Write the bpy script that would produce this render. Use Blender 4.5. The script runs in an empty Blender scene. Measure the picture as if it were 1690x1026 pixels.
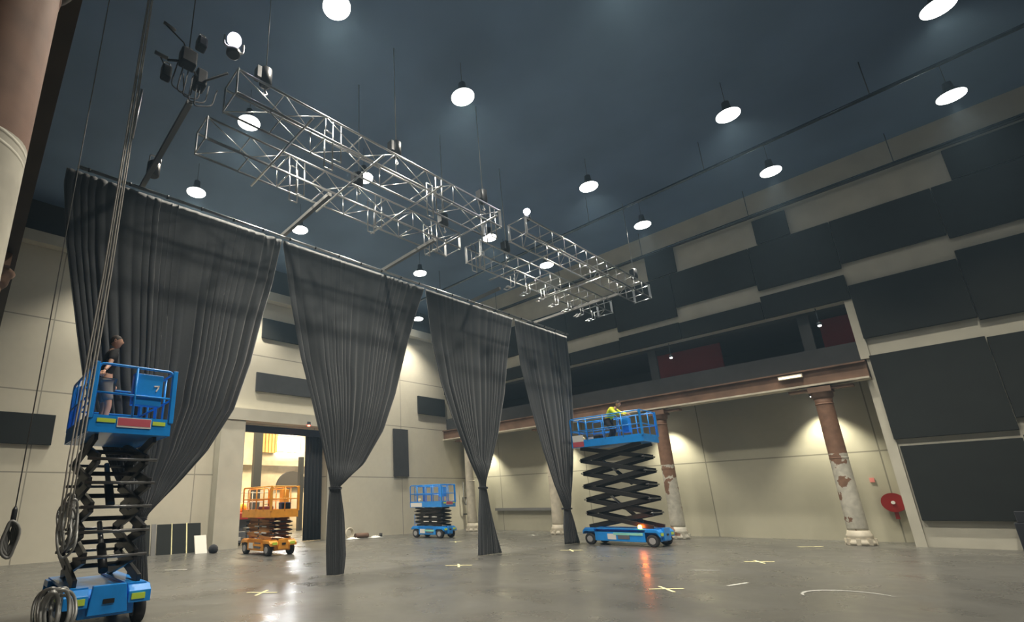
import bpy, bmesh, math, random
from mathutils import Vector, Matrix
random.seed(7)
sc = bpy.context.scene
COL = sc.collection

# ------------------------------------------------------------------ camera
YAW, PIT, ROL = [math.radians(a) for a in (49.066, 16.556, -1.443)]
CAM = Vector((0, 0, 1.6))
FP = 827.2
fwd = Vector((math.cos(PIT)*math.cos(YAW), math.cos(PIT)*math.sin(YAW), math.sin(PIT)))
r0 = Vector((math.sin(YAW), -math.cos(YAW), 0)); u0 = r0.cross(fwd)
rgt = math.cos(ROL)*r0 + math.sin(ROL)*u0
upv = -math.sin(ROL)*r0 + math.cos(ROL)*u0
cd = bpy.data.cameras.new('camera'); cam = bpy.data.objects.new('camera', cd); COL.objects.link(cam)
m = Matrix((rgt, upv, -fwd)).transposed().to_4x4(); m.translation = CAM
cam.matrix_world = m
cd.sensor_width = 36; cd.lens = FP/1690*36
cd.shift_x = (845-664.8)/1690; cd.shift_y = (581.6-513)/1690
cd.clip_start = .05; cd.clip_end = 200
sc.camera = cam
# ------------------------------------------------------------------ world and exposure
w = bpy.data.worlds.new('world'); sc.world = w; w.use_nodes = True
w.node_tree.nodes['Background'].inputs[0].default_value = (.42, .55, .75, 1)
w.node_tree.nodes['Background'].inputs[1].default_value = .15
vo = w.node_tree.nodes.new('ShaderNodeVolumePrincipled')      # thin bluish haze, added to imitate lens bloom and lighten the ceiling
vo.inputs['Density'].default_value = .0018
vo.inputs['Color'].default_value = (.48, .74, 1, 1); vo.inputs['Anisotropy'].default_value = .4
w.node_tree.links.new(vo.outputs[0], w.node_tree.nodes['World Output'].inputs['Volume'])
sc.view_settings.view_transform = 'Standard'; sc.view_settings.look = 'None'
sc.view_settings.exposure = 0.12; sc.view_settings.gamma = 1
sc.view_settings.use_curve_mapping = False
SPOT_W = 2700          # each high bay lamp
RECESS_W = 620         # each downlight below the gallery
HALL_W = 1500          # flood lamps in the hall beyond the door

def at(x, y, ax, v):
    """the point of the plane (axis ax = v) met by the sight line through a pixel of the photograph"""
    d = fwd + rgt*((x-664.8)/FP) - upv*((y-581.6)/FP)
    return CAM + d*((v-CAM[ax])/d[ax])

# ------------------------------------------------------------------ materials
def mat(name, col, rough=.6, metal=0, noise=0, scale=3, emit=None, estr=0, bump=0, sheen=0, coat=0):
    mt = bpy.data.materials.new(name); mt.use_nodes = True
    nt = mt.node_tree; b = nt.nodes['Principled BSDF']
    b.inputs['Base Color'].default_value = (*col, 1)
    b.inputs['Roughness'].default_value = rough; b.inputs['Metallic'].default_value = metal
    if sheen: b.inputs['Sheen Weight'].default_value = sheen
    if coat: b.inputs['Coat Weight'].default_value = coat
    if emit:
        b.inputs['Emission Color'].default_value = (*emit, 1); b.inputs['Emission Strength'].default_value = estr
    if noise or bump:
        tc = nt.nodes.new('ShaderNodeTexCoord'); n = nt.nodes.new('ShaderNodeTexNoise')
        n.inputs['Scale'].default_value = scale; n.inputs['Detail'].default_value = 5
        nt.links.new(tc.outputs['Object'], n.inputs['Vector'])
        if noise:
            mr = nt.nodes.new('ShaderNodeMapRange'); mr.inputs['From Min'].default_value = .3; mr.inputs['From Max'].default_value = .7
            mr.inputs['To Min'].default_value = 1-noise; mr.inputs['To Max'].default_value = 1+noise
            nt.links.new(n.outputs['Fac'], mr.inputs['Value'])
            vm = nt.nodes.new('ShaderNodeVectorMath'); vm.operation = 'SCALE'; vm.inputs[0].default_value = col
            nt.links.new(mr.outputs[0], vm.inputs['Scale']); nt.links.new(vm.outputs[0], b.inputs['Base Color'])
        if bump:
            bp = nt.nodes.new('ShaderNodeBump'); bp.inputs['Strength'].default_value = bump; bp.inputs['Distance'].default_value = .02
            nt.links.new(n.outputs['Fac'], bp.inputs['Height']); nt.links.new(bp.outputs[0], b.inputs['Normal'])
    return mt

def concrete(name, col, zl, ax, hl, period):
    """cast concrete with formwork joints at heights zl and at every `period` along axis ax"""
    mt = mat(name, col, .8); nt = mt.node_tree; b = nt.nodes['Principled BSDF']; N = nt.nodes.new; L = nt.links.new
    g = N('ShaderNodeNewGeometry'); s = N('ShaderNodeSeparateXYZ'); L(g.outputs['Position'], s.inputs[0])
    def M(op, a, bb=None):
        n = N('ShaderNodeMath'); n.operation = op
        for i, v in enumerate((a, bb)):
            if v is None: continue
            if isinstance(v, (int, float)): n.inputs[i].default_value = v
            else: L(v, n.inputs[i])
        return n.outputs[0]
    acc = None
    for z in zl:
        q = M('LESS_THAN', M('ABSOLUTE', M('SUBTRACT', s.outputs[2], z)), .022)
        acc = q if acc is None else M('MAXIMUM', acc, q)
    v = M('ABSOLUTE', M('SUBTRACT', M('FLOORED_MODULO', M('SUBTRACT', s.outputs[ax], hl-period/2), period), period/2))
    acc = M('MAXIMUM', acc, M('LESS_THAN', v, .018))
    n1 = N('ShaderNodeTexNoise'); n1.inputs['Scale'].default_value = .55; n1.inputs['Detail'].default_value = 7
    L(g.outputs['Position'], n1.inputs['Vector'])
    n2 = N('ShaderNodeTexNoise'); n2.inputs['Scale'].default_value = 5; n2.inputs['Detail'].default_value = 4
    L(g.outputs['Position'], n2.inputs['Vector'])
    k = M('ADD', M('ADD', M('MULTIPLY', n1.outputs['Fac'], .3), M('MULTIPLY', n2.outputs['Fac'], .1)), .8)
    k = M('MULTIPLY', k, M('SUBTRACT', 1.0, M('MULTIPLY', acc, .5)))
    vm = N('ShaderNodeVectorMath'); vm.operation = 'SCALE'; vm.inputs[0].default_value = col
    L(k, vm.inputs['Scale']); L(vm.outputs[0], b.inputs['Base Color'])
    return mt

def two_tone(name, low, high, zsplit, rust_patches=True):
    """pale paint left on the lower column, rust red iron above, with flaked patches"""
    mt = mat(name, low, .65); nt = mt.node_tree; b = nt.nodes['Principled BSDF']; N = nt.nodes.new; L = nt.links.new
    g = N('ShaderNodeNewGeometry'); s = N('ShaderNodeSeparateXYZ'); L(g.outputs['Position'], s.inputs[0])
    n = N('ShaderNodeTexNoise'); n.inputs['Scale'].default_value = 1.7; n.inputs['Detail'].default_value = 8
    L(g.outputs['Position'], n.inputs['Vector'])
    a = N('ShaderNodeMath'); a.operation = 'MULTIPLY_ADD'; L(n.outputs['Fac'], a.inputs[0]); a.inputs[1].default_value = .25; L(s.outputs[2], a.inputs[2])
    c = N('ShaderNodeMath'); c.operation = 'GREATER_THAN'; L(a.outputs[0], c.inputs[0]); c.inputs[1].default_value = zsplit+.12
    d = N('ShaderNodeMath'); d.operation = 'GREATER_THAN'; L(n.outputs['Fac'], d.inputs[0]); d.inputs[1].default_value = .545 if rust_patches else .75
    mx = N('ShaderNodeMath'); mx.operation = 'MAXIMUM'; L(c.outputs[0], mx.inputs[0]); L(d.outputs[0], mx.inputs[1])
    mix = N('ShaderNodeMix'); mix.data_type = 'RGBA'; L(mx.outputs[0], mix.inputs[0])
    mix.inputs[6].default_value = (*low, 1); mix.inputs[7].default_value = (*high, 1)
    n2 = N('ShaderNodeTexNoise'); n2.inputs['Scale'].default_value = 6; L(g.outputs['Position'], n2.inputs['Vector'])
    vm = N('ShaderNodeVectorMath'); vm.operation = 'SCALE'; L(mix.outputs[2], vm.inputs[0])
    mr = N('ShaderNodeMapRange'); mr.inputs['To Min'].default_value = .6; mr.inputs['To Max'].default_value = 1.4; L(n2.outputs['Fac'], mr.inputs[0])
    L(mr.outputs[0], vm.inputs['Scale']); L(vm.outputs[0], b.inputs['Base Color'])
    return mt

ZJ = (2.83, 5.54, 8.14)
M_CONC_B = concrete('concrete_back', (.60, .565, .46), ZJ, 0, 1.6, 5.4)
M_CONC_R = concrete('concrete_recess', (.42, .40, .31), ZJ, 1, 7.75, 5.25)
M_PLAIN = mat('painted_plaster', (.50, .48, .40), .8, noise=.08, scale=1.5)
M_CEIL = mat('ceiling_paint', (.135, .215, .35), .85, noise=.12, scale=.4)
M_DARKWALL = mat('dark_wall', (.035, .038, .04), .85)
M_PANEL = mat('acoustic_panel', (.010, .0125, .0115), .9, noise=.15, scale=2, bump=.1)
M_PANEL2 = mat('wall_panel_grey', (.04, .042, .045), .85, noise=.1, scale=3)
M_CURT = mat('curtain_cloth', (.027, .032, .038), .8, sheen=.4, noise=.1, scale=20)
M_BLACK = mat('black_cloth', (.012, .014, .02), .9, sheen=.15)
M_ALU = mat('aluminium', (.60, .61, .62), .3, 1)
M_STEEL = mat('dull_steel', (.45, .45, .45), .4, .8)
M_GREYP = mat('grey_paint', (.16, .16, .155), .5)
M_DARKM = mat('dark_metal', (.03, .03, .032), .38, .4)
M_BLUE = mat('blue_paint', (.008, .27, .80), .35, noise=.08, scale=4, coat=.3)
M_ORANGE = mat('orange_paint', (.80, .33, .03), .4, noise=.1, scale=4, coat=.2)
M_TYRE = mat('tyre', (.03, .03, .032), .8)
M_HUB = mat('hub', (.35, .35, .36), .5)
M_YG = mat('reflective_yellow_green', (.55, .75, .08), .4)
M_PALE = mat('pale_sticker', (.75, .75, .72), .5)
M_MINT = mat('mint_strip', (.25, .65, .55), .5)
M_REDS = mat('red_sticker', (.55, .10, .14), .5)
M_LAMP = mat('lamp_lens', (1, 1, 1), .5, emit=(1, .95, .84), estr=15)
M_LAMPC = mat('lamp_lens_small', (1, 1, 1), .5, emit=(1, .93, .82), estr=14)
M_LAMPV = mat('lamp_lens_cool', (1, 1, 1), .5, emit=(.93, .9, 1), estr=30)
M_HOUSE = mat('lamp_housing', (.10, .12, .14), .5, .5)
M_RUST = mat('rusty_beam', (.18, .105, .068), .7, noise=.35, scale=1.3)
M_RUSTD = mat('brown_iron', (.17, .10, .065), .7, noise=.35, scale=2)
M_CREAM = mat('cream_paint', (.55, .50, .40), .6, noise=.15, scale=4)
M_COLM = two_tone('column_paint', (.50, .48, .41), (.21, .115, .072), 2.75)
M_COLL = two_tone('near_column_paint', (.58, .55, .46), (.24, .12, .075), 3.42, False)
M_REDWALL = mat('dark_red_paint', (.24, .016, .02), .8)
M_GLASS = mat('dark_glass', (.012, .014, .015), .08)
M_TAPE = mat('pale_yellow_tape', (.85, .80, .45), .6)
M_TAPEW = mat('white_tape', (.6, .6, .55), .6)
M_CHALK = mat('chalk', (.33, .33, .31), .8)
M_REDREEL = mat('reel_red', (.26, .015, .012), .35, coat=.3)
M_SKIN = mat('skin', (.55, .30, .20), .55)
M_HAIR = mat('hair', (.03, .02, .015), .7)
M_TSHIRT = mat('black_shirt', (.015, .015, .018), .85)
M_SHORTS = mat('grey_shorts', (.22, .20, .18), .85)
M_HIVIS = mat('hivis_cloth', (.72, .80, .03), .6)
M_TROU = mat('dark_trousers', (.02, .02, .025), .85)
M_SHOE = mat('shoe', (.06, .04, .03), .6)
M_WHITE = mat('white_board', (.75, .73, .66), .6)
M_WARMW = mat('hall_stone', (.50, .44, .35), .85, noise=.25, scale=1.2)
M_YCORR = mat('yellow_cladding', (.75, .52, .18), .7, noise=.1, scale=2)
M_WINDOW = mat('window_daylight', (1, 1, 1), .5, emit=(.86, .93, 1), estr=55)
M_REDBED = mat('red_bed', (.5, .04, .03), .5)
M_CASE = mat('grey_case', (.12, .13, .15), .45)
M_TUBE = mat('worn_dark_tube', (.16, .16, .16), .35, .8)
M_ROPE = mat('rope', (.38, .36, .33), .6)
M_HOSE = mat('silver_hose', (.30, .30, .29), .45, .4)
M_BEACON = mat('amber_beacon', (1, .3, .05), .4, emit=(1, .17, .02), estr=60)
M_REDLED = mat('red_led', (1, .1, .1), .4, emit=(1, .08, .05), estr=14)
M_BATTEN = mat('batten_tube', (1, 1, 1), .4, emit=(1, .85, .62), estr=2.2)
M_PINK = mat('pink_sign', (.75, .25, .22), .6)
M_BAG = mat('tool_bag', (.7, .6, .35), .7)

def floor_mat():
    mt = mat('floor_screed', (.2, .2, .19), .3); nt = mt.node_tree; b = nt.nodes['Principled BSDF']; N = nt.nodes.new; L = nt.links.new
    g = N('ShaderNodeNewGeometry')
    def noise(s, d, dist=0):
        n = N('ShaderNodeTexNoise'); n.inputs['Scale'].default_value = s; n.inputs['Detail'].default_value = d; n.inputs['Distortion'].default_value = dist
        L(g.outputs['Position'], n.inputs['Vector']); return n.outputs['Fac']
    cr = N('ShaderNodeValToRGB'); L(noise(.35, 6, .6), cr.inputs[0])
    cr.color_ramp.elements[0].position = .3; cr.color_ramp.elements[0].color = (.085, .084, .078, 1)
    cr.color_ramp.elements[1].position = .7; cr.color_ramp.elements[1].color = (.11, .108, .098, 1)
    # pale scuffs
    c2 = N('ShaderNodeValToRGB'); L(noise(2.6, 9, 1.2), c2.inputs[0])
    c2.color_ramp.elements[0].position = .66; c2.color_ramp.elements[0].color = (0, 0, 0, 1)
    c2.color_ramp.elements[1].position = .74; c2.color_ramp.elements[1].color = (.3, .3, .3, 1)
    mix = N('ShaderNodeMix'); mix.data_type = 'RGBA'; L(c2.outputs[0], mix.inputs[0]); L(cr.outputs[0], mix.inputs[6]); mix.inputs[7].default_value = (.19, .187, .17, 1)
    L(mix.outputs[2], b.inputs['Base Color'])
    mr = N('ShaderNodeMapRange'); mr.inputs['From Min'].default_value = .3; mr.inputs['From Max'].default_value = .7
    mr.inputs['To Min'].default_value = .22; mr.inputs['To Max'].default_value = .4; L(noise(1.1, 5), mr.inputs[0]); L(mr.outputs[0], b.inputs['Roughness'])
    bp = N('ShaderNodeBump'); bp.inputs['Strength'].default_value = .03; bp.inputs['Distance'].default_value = .01
    L(noise(1.5, 2), bp.inputs['Height']); L(bp.outputs[0], b.inputs['Normal'])
    b.inputs['Specular IOR Level'].default_value = .5
    return mt
M_FLOOR = floor_mat()
M_DBROWN = mat('dark_brown', (.045, .034, .024), .7, noise=.2, scale=2)  # darker brown for the left beam and the near column's capital

# ------------------------------------------------------------------ mesh helpers
class MB:
    def __init__(s): s.v = []; s.f = []; s.sm = []
    def add(s, vs, fs, smooth=False):
        n = len(s.v); s.v += [tuple(p) for p in vs]
        s.f += [tuple(i+n for i in f) for f in fs]; s.sm += [smooth]*len(fs); return s
    def box(s, a, b):
        x0, y0, z0 = a; x1, y1, z1 = b
        return s.add([(x0,y0,z0),(x1,y0,z0),(x1,y1,z0),(x0,y1,z0),(x0,y0,z1),(x1,y0,z1),(x1,y1,z1),(x0,y1,z1)],
                     [(0,3,2,1),(4,5,6,7),(0,1,5,4),(1,2,6,5),(2,3,7,6),(3,0,4,7)])
    def bar(s, p, q, w, h, up=(0,0,1)):
        p = Vector(p); q = Vector(q); d = (q-p).normalized(); sd = d.cross(Vector(up))
        if sd.length < 1e-4: sd = d.cross(Vector((1,0,0)))
        sd.normalize(); u = sd.cross(d)
        o = [sd*a*w/2+u*b*h/2 for a, b in ((-1,-1),(1,-1),(1,1),(-1,1))]
        return s.add([p+k for k in o]+[q+k for k in o], [(0,3,2,1),(4,5,6,7),(0,1,5,4),(1,2,6,5),(2,3,7,6),(3,0,4,7)])
    def tube(s, path, r, n=8, closed=False, cap=True):
        P = [Vector(p) for p in path]; k = len(P); rs = r if isinstance(r, (list, tuple)) else [r]*k
        vs = []; prev = None
        for i in range(k):
            if closed: d = P[(i+1) % k]-P[i-1]
            else: d = P[min(i+1, k-1)]-P[max(i-1, 0)]
            d.normalize()
            if prev is None:
                a = d.cross(Vector((0,0,1)))
                if a.length < .05: a = d.cross(Vector((1,0,0)))
            else: a = prev - d*prev.dot(d)
            a.normalize(); prev = a; b = d.cross(a)
            vs += [P[i]+(a*math.cos(t)+b*math.sin(t))*rs[i] for t in [2*math.pi*j/n for j in range(n)]]
        fs = []
        for i in range(k if closed else k-1):
            i2 = (i+1) % k
            for j in range(n):
                j2 = (j+1) % n; fs.append((i*n+j, i*n+j2, i2*n+j2, i2*n+j))
        s.add(vs, fs, True)
        if cap and not closed:
            m0 = len(s.v)-k*n
            s.f += [tuple(m0+j for j in reversed(range(n))), tuple(m0+(k-1)*n+j for j in range(n))]; s.sm += [False]*2
        return s
    def cyl(s, p, q, r, n=20, r2=None): return s.tube([p, q], [r, r if r2 is None else r2], n)
    def lathe(s, prof, c=(0,0,0), n=32):
        vs = []; k = len(prof)
        for r, z in prof:
            vs += [(c[0]+r*math.cos(2*math.pi*j/n), c[1]+r*math.sin(2*math.pi*j/n), c[2]+z) for j in range(n)]
        fs = [(i*n+j, i*n+(j+1) % n, (i+1)*n+(j+1) % n, (i+1)*n+j) for i in range(k-1) for j in range(n)]
        s.add(vs, fs, True)
        m0 = len(s.v)-k*n
        s.f += [tuple(m0+j for j in reversed(range(n))), tuple(m0+(k-1)*n+j for j in range(n))]; s.sm += [False]*2
        return s
    def prism(s, pts, axis, a, b):
        """polygon pts in the plane across `axis`, extruded from a to b"""
        def P(p, t):
            return {0: (t, p[0], p[1]), 1: (p[0], t, p[1]), 2: (p[0], p[1], t)}[axis]
        n = len(pts)
        return s.add([P(p, a) for p in pts]+[P(p, b) for p in pts],
                     [tuple(range(n)), tuple(reversed(range(n, 2*n)))]+[(i, i+n, (i+1) % n+n, (i+1) % n) for i in range(n)])
    def build(s, name, mt, parent=None, bevel=0, fix=True):
        me = bpy.data.meshes.new(name); me.from_pydata(s.v, [], s.f); me.validate()
        for p, q in zip(me.polygons, s.sm): p.use_smooth = q
        if fix:
            bm = bmesh.new(); bm.from_mesh(me); bmesh.ops.recalc_face_normals(bm, faces=bm.faces); bm.to_mesh(me); bm.free()
        me.materials.append(mt)
        o = bpy.data.objects.new(name, me); COL.objects.link(o)
        if parent: o.parent = parent
        if bevel:
            b = o.modifiers.new('bevel', 'BEVEL'); b.width = bevel; b.segments = 2; b.limit_method = 'ANGLE'
        return o

def rounded(path, r=.05, n=4, closed=False):
    P = [Vector(p) for p in path]; out = []
    for i, p in enumerate(P):
        if not closed and i in (0, len(P)-1): out.append(p); continue
        a = (P[i-1]-p); b = (P[(i+1) % len(P)]-p); q = min(r, a.length*.45, b.length*.45)
        A = p+a.normalized()*q; B = p+b.normalized()*q
        for k in range(n+1):
            t = k/n; out.append(A*(1-t)**2+p*2*t*(1-t)+B*t*t)
    return out
def tag(o, label, cat, group=None, kind=None):
    o['label'] = label; o['category'] = cat
    if group: o['group'] = group
    if kind: o['kind'] = kind
    return o
def struct(o): o['kind'] = 'structure'; return o
def thing(name, loc, label, cat, group=None, rz=0):
    o = bpy.data.objects.new(name, None); COL.objects.link(o); o.location = loc; o.rotation_euler.z = rz
    o.empty_display_size = .2
    return tag(o, label, cat, group)
def one(mb, name, mt, label, cat, group=None, bevel=0):
    """a thing that is a single mesh, its origin moved to its base"""
    xs = [sum(c)/len(mb.v) for c in zip(*mb.v)]; z0 = min(v[2] for v in mb.v)
    c = (xs[0], xs[1], z0); mb.v = [(v[0]-c[0], v[1]-c[1], v[2]-c[2]) for v in mb.v]
    o = mb.build(name, mt, bevel=bevel); o.location = c
    return tag(o, label, cat, group)
def dup(o, parent=None):
    c = o.copy(); COL.objects.link(c)
    if parent: c.parent = parent
    for ch in list(o.children): dup(ch, c)
    return c

# ------------------------------------------------------------------ room shell
YB, XR, XG, ZC = 20.84, 22.78, 21.27, 12.6
XL = -2.0; YF = -6.0
struct(MB().box((XL-.3, YF-.3, -.2), (XR+3, 36, 0)).build('floor', M_FLOOR))
struct(MB().box((XL-.3, YF-.3, ZC), (XR+3, YB+.8, ZC+.2)).build('ceiling', M_CEIL))
# back wall with the tall doorway
DX0, DX1, DZ = 8.74, 13.1, 4.98
wb = MB().box((XL-.3, YB, 0), (DX0, YB+.8, 11.2)).box((DX1, YB, 0), (XR+3, YB+.8, 11.2)).box((DX0, YB, DZ), (DX1, YB+.8, 11.2))
struct(wb.build('wall_back', M_CONC_B))
struct(MB().box((XL-.3, YB+.05, 11.2), (XR+3, YB+.75, ZC)).build('wall_back_upper', M_DARKWALL))
struct(MB().box((.15, YB-.42, 10.78), (XG-.4, YB-.02, 11.2)).build('trim_1', M_PLAIN))          # ledge along the top of the wall
struct(MB().box((7.72, YB-.55, 0), (DX0, YB-.01, DZ+.06)).build('trim_2', M_PLAIN))            # door pier
struct(MB().box((7.6, YB-.6, DZ+.07), (13.7, YB-.01, 5.55)).build('trim_3', M_PLAIN))          # lintel
struct(MB().box((DX1-.02, YB-.12, 0), (DX1+.28, YB-.01, DZ+.06)).build('trim_4', M_PLAIN))     # right door frame
struct(MB().box((XL-.3, YF-.3, 0), (XR+3, YF, ZC)).build('wall_front', M_DARKWALL))
struct(MB().box((XL-.3, YF, 0), (XL, YB, 5.5)).box((XL-.3, YF, 5.5), (.05, YB, 5.7)).box((-.15, YF, 5.7), (.08, YB, ZC)).build('wall_left', M_DARKWALL))
# right wall: recess under the gallery, end pier and the tall panelled wall
YE = 2.02
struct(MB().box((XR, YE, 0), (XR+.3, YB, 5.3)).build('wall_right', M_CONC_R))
wr = MB().box((XG, YF, 0), (XR+.3, YE-.001, ZC)).box((XG, YE, 7.62), (XR+.3, YB, ZC))
struct(MB().box((XG-.06, YE-.12, 0), (XG-.002, YE+.12, 4.9)).build('trim_5', M_PLAIN)); struct(MB().box((XG-.06, YE-.12, 5.6), (XG-.002, YE+.12, 7.6)).build('trim_6', M_PLAIN))
struct(wr.build('wall_right_upper', M_PLAIN))
struct(MB().box((XG+.12, YE, 5.22), (XR+2.6, YB, 5.5)).build('ceiling_recess', M_DARKWALL))
struct(MB().box((XR+2.4, YE, 5.5), (XR+2.6, YB, 7.62)).box((XG+.35, YE, 7.5), (XR+2.6, YB, 7.62)).build('wall_gallery', M_DARKWALL))
# ------------------------------------------------------------------ gallery
one(MB().box((XG+.05, YE+.02, 5.52), (XG+.2, YB-.03, 6.22)), 'gallery_parapet', M_PANEL2, 'dark parapet running along the gallery on top of the rusty beam', 'parapet')
for i, (a, b, lab) in enumerate(((2.1, 3.1, 'dark red panel in the gallery at its near end by the pale wall edge'),
                                 (6.3, 8.9, 'dark red panel in the gallery above the raised blue lift'))):
    one(MB().box((XR-.3, a, 5.52), (XR-.2, b, 7.48)), 'red_wall_board', M_REDWALL, lab, 'board', 'dark red boards in the gallery')
for i, y in enumerate((3.36, 8.61, 13.86, 19.11)):
    one(MB().box((XG+.22, y-.16, 5.52), (XG+.34, y+.16, 7.49)), 'gallery_post', M_PANEL2,
        ('grey square post in the gallery directly over the nearest rusty column', 'grey square post in the gallery over the second rusty column by the raised lift',
         'grey square post in the gallery behind the rightmost tied curtain', 'grey square post in the gallery at the far corner of the hall')[i], 'post', 'gallery posts')
for i, (y, lab) in enumerate(((2.92, 'tiny bright lamp hanging in the gallery in front of the dark red wall'), (7.78, 'tiny bright lamp hanging in the gallery above the raised blue lift'))):
    t = thing('gallery_lamp', (XG+.02, y, 7.0), lab, 'lamp', 'small gallery lamps')
    MB().lathe([(.02, .12), (.06, .1), (.07, 0), (.05, 0)], n=16).build('lamp_housing', M_HOUSE, t)
    MB().lathe([(.012, .6), (.012, .12)], n=8).build('stem', M_HOUSE, t)
    MB().lathe([(.05, -.005), (.05, -.03), (.02, -.05)], n=16).build('lens', M_LAMPC, t)
# the two long beams: rusty web with a pale bottom flange
def beam(x0, x1, face, lab, nm):
    t = thing('gallery_beam', ((x0+x1)/2, 7, 4.95), lab, 'beam')
    cx, cy = (x0+x1)/2, 7
    ya, yb = (YE+.02 if face < 0 else YF+.05), YB-.03
    MB().box((x0+.06-cx, ya-cy, .06), (x1-.06-cx, yb-cy, .52)).build('web', M_RUST if face < 0 else M_DBROWN, t)
    f = MB().box((x0-.04-cx, ya-cy, .521), (x1+.04-cx, yb-cy, .57)); f.build('top_flange', M_RUSTD, t)
    if face < 0: MB().box((x0-.05-cx, ya-cy, 0), (x1+.05-cx, yb-cy, .059)).build('bottom_flange', M_CREAM, t)
    else: MB().box((x0-.03-cx, ya-cy, 0), (x1+.03-cx, yb-cy, .059)).build('bottom_flange', M_DBROWN, t)
    return t
beam(XG-.28, XG+.1, -1, 'long rusty brown beam with a pale bottom edge carrying the right gallery', 'r')
beam(-.62, .055, 1, 'dark brown beam overhead at the left edge above the near column', 'l')

def column(x, y, lab, mt, cap_mt, base_mt, side, ztop=4.5, k=.8):
    if side: k = 1
    t = thing('iron_column', (x, y, 0), lab, 'column', 'cast iron columns under the galleries')
    MB().lathe([(.305*k, .42), (.325*k, .5), (.31*k, 1.2), (.3*k, 2.4), (.29*k, ztop-.1), (.30*k, ztop)], n=36).build('shaft', mt, t)
    rg = MB(); rb = .285 if side else .296*k
    for z in ((ztop-.1, 3.4, 3.34, 3.08) if side else (ztop-.16, 2.6)):
        rg.lathe([(rb, z-.025), (rb+.011, z-.01), (rb+.011, z+.01), (rb, z+.025)], n=36)
    rg.build('collar', mt, t)
    b = MB().lathe([(q*k, z) for q, z in ((.46, 0), (.46, .1), (.42, .12), (.39, .2), (.41, .24), (.40, .3), (.36, .34), (.34, .421))], n=36)
    for i in range(8):
        a = i*math.pi/4
        b.bar((.38*k*math.cos(a), .38*k*math.sin(a), .1), (.48*k*math.cos(a), .48*k*math.sin(a), .1), .1, .18)
    b.build('base', base_mt, t)
    c = MB().lathe([(.30*k, ztop+.001), (.36*k, ztop+.08), (.38*k, ztop+.2), (.42*k, ztop+.24)], n=36)
    c.box((-.34*k, -.38*k, ztop+.221), (.34*k, .38*k, min(ztop+.40, 4.94)))
    c.bar((0, -.85, ztop+.34), (0, .85, ztop+.34), .3, .08)
    c.build('capital', cap_mt, t)
    return t
XC = XG-.05
column(XC, 3.33, 'rusty column with flaking pale lower half nearest the red hose reel', M_COLM, M_RUSTD, M_CREAM, 0)
column(XC, 8.61, 'rusty column with patchy pale foot right beside the raised blue lift', M_COLM, M_RUST, M_COLM, 0)
column(XC, 13.86, 'pale column between the two right-hand tied curtains', M_CREAM, M_RUST, M_CREAM, 0)
column(XC, 19.11, 'pale column in the far corner beside the third tied curtain', M_CREAM, M_RUST, M_CREAM, 0)
column(-.315, 3.04, 'large near column at the left edge, rust brown above and white below', M_COLL, M_DBROWN, M_CREAM, 1, 4.62)
column(-.315, 8.3, 'rust coloured column behind the large near column at the left edge', M_RUST, M_RUSTD, M_CREAM, 1)

# recess fittings
def downlight(y, lab, x=XR-.68, z=4.78, vis=True):
    t = thing('recess_downlight', (x, y, z), lab, 'lamp', 'downlights under the gallery')
    MB().lathe([(.03, .2), (.11, .18), (.12, 0), (.1, -.001)], n=20).build('lamp_housing', M_HOUSE, t)
    MB().lathe([(.098, -.004), (.098, -.02), (.05, -.03)], n=20).build('lens', M_LAMPC, t)
    l = bpy.data.lights.new('downlight_beam', 'SPOT'); l.energy = RECESS_W; l.color = (1, .93, .72); l.spot_size = math.radians(88); l.spot_blend = .75; l.shadow_soft_size = .1
    o = bpy.data.objects.new('downlight_beam', l); COL.objects.link(o); o.parent = t; o.location = (0, 0, -.1); o.rotation_euler = (0, math.radians(-8), 0)
for y, lab in ((3.7, 'small downlight glowing beside the capital of the column nearest the hose reel'), (8.9, 'small downlight hidden behind the column beside the raised lift'),
               (14.1, 'small downlight behind the curtain gap in the recess'), (18.9, 'small downlight in the far corner under the beam')):
    downlight(y, lab)
t = thing('strip_light', (XG-.31, 4.0, 5.29), 'short pale strip light fixed to the rusty beam near the nearest column', 'lamp')
MB().box((-.05, -.34, 0), (.029, .34, .12)).build('body', M_CREAM, t)
MB().cyl((-.07, -.31, .05), (-.07, .31, .05), .03, 12).build('tube', M_BATTEN, t)
t = thing('hose_reel', (XR-.16, 2.5, 1.2), 'round red fire hose reel on the recess wall beside the pale pier', 'hose reel')
def disc(x0, x1, r, n=36): return MB().cyl((x0, 0, 0), (x1, 0, 0), r, n)
disc(-.1, -.06, .29).build('front_disc', M_REDREEL, t); disc(.06, .1, .29).build('back_disc', M_REDREEL, t)
disc(-.059, .059, .24).build('hose', M_DARKM, t)
disc(-.14, -.101, .05, 20).build('hub', M_PALE, t)
MB().box((-.02, -.05, -.5), (.0, .05, -.291)).build('nozzle_bracket', M_REDREEL, t)
one(MB().box((XR-.03, 2.82, 1.84), (XR-.005, 2.94, 1.98)), 'fire_sign', M_PINK, 'small square pinkish red sign on the wall above the hose reel', 'sign')
t = thing('wall_rail', (XR-.1, 16.8, 1.0), 'long grey horizontal service rail low on the recess wall between curtains', 'rail')
MB().box((-.08, -2.1, 0), (.09, 1.85, .14)).build('trunking', M_GREYP, t)
MB().box((-.14, -2.15, -.02), (.09, -2.101, .2)).build('end_plate', M_GREYP, t)
t = thing('drain_pipe', (XR-.35, YB-.35, 0), 'grey drain pipe with brackets down the far corner', 'pipe')
MB().tube(rounded([(0, 0, 0), (0, 0, 1.9), (.12, .1, 2.2), (.12, .1, 4.8)], .15), .07, 12).build('pipe_run', M_GREYP, t)
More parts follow.
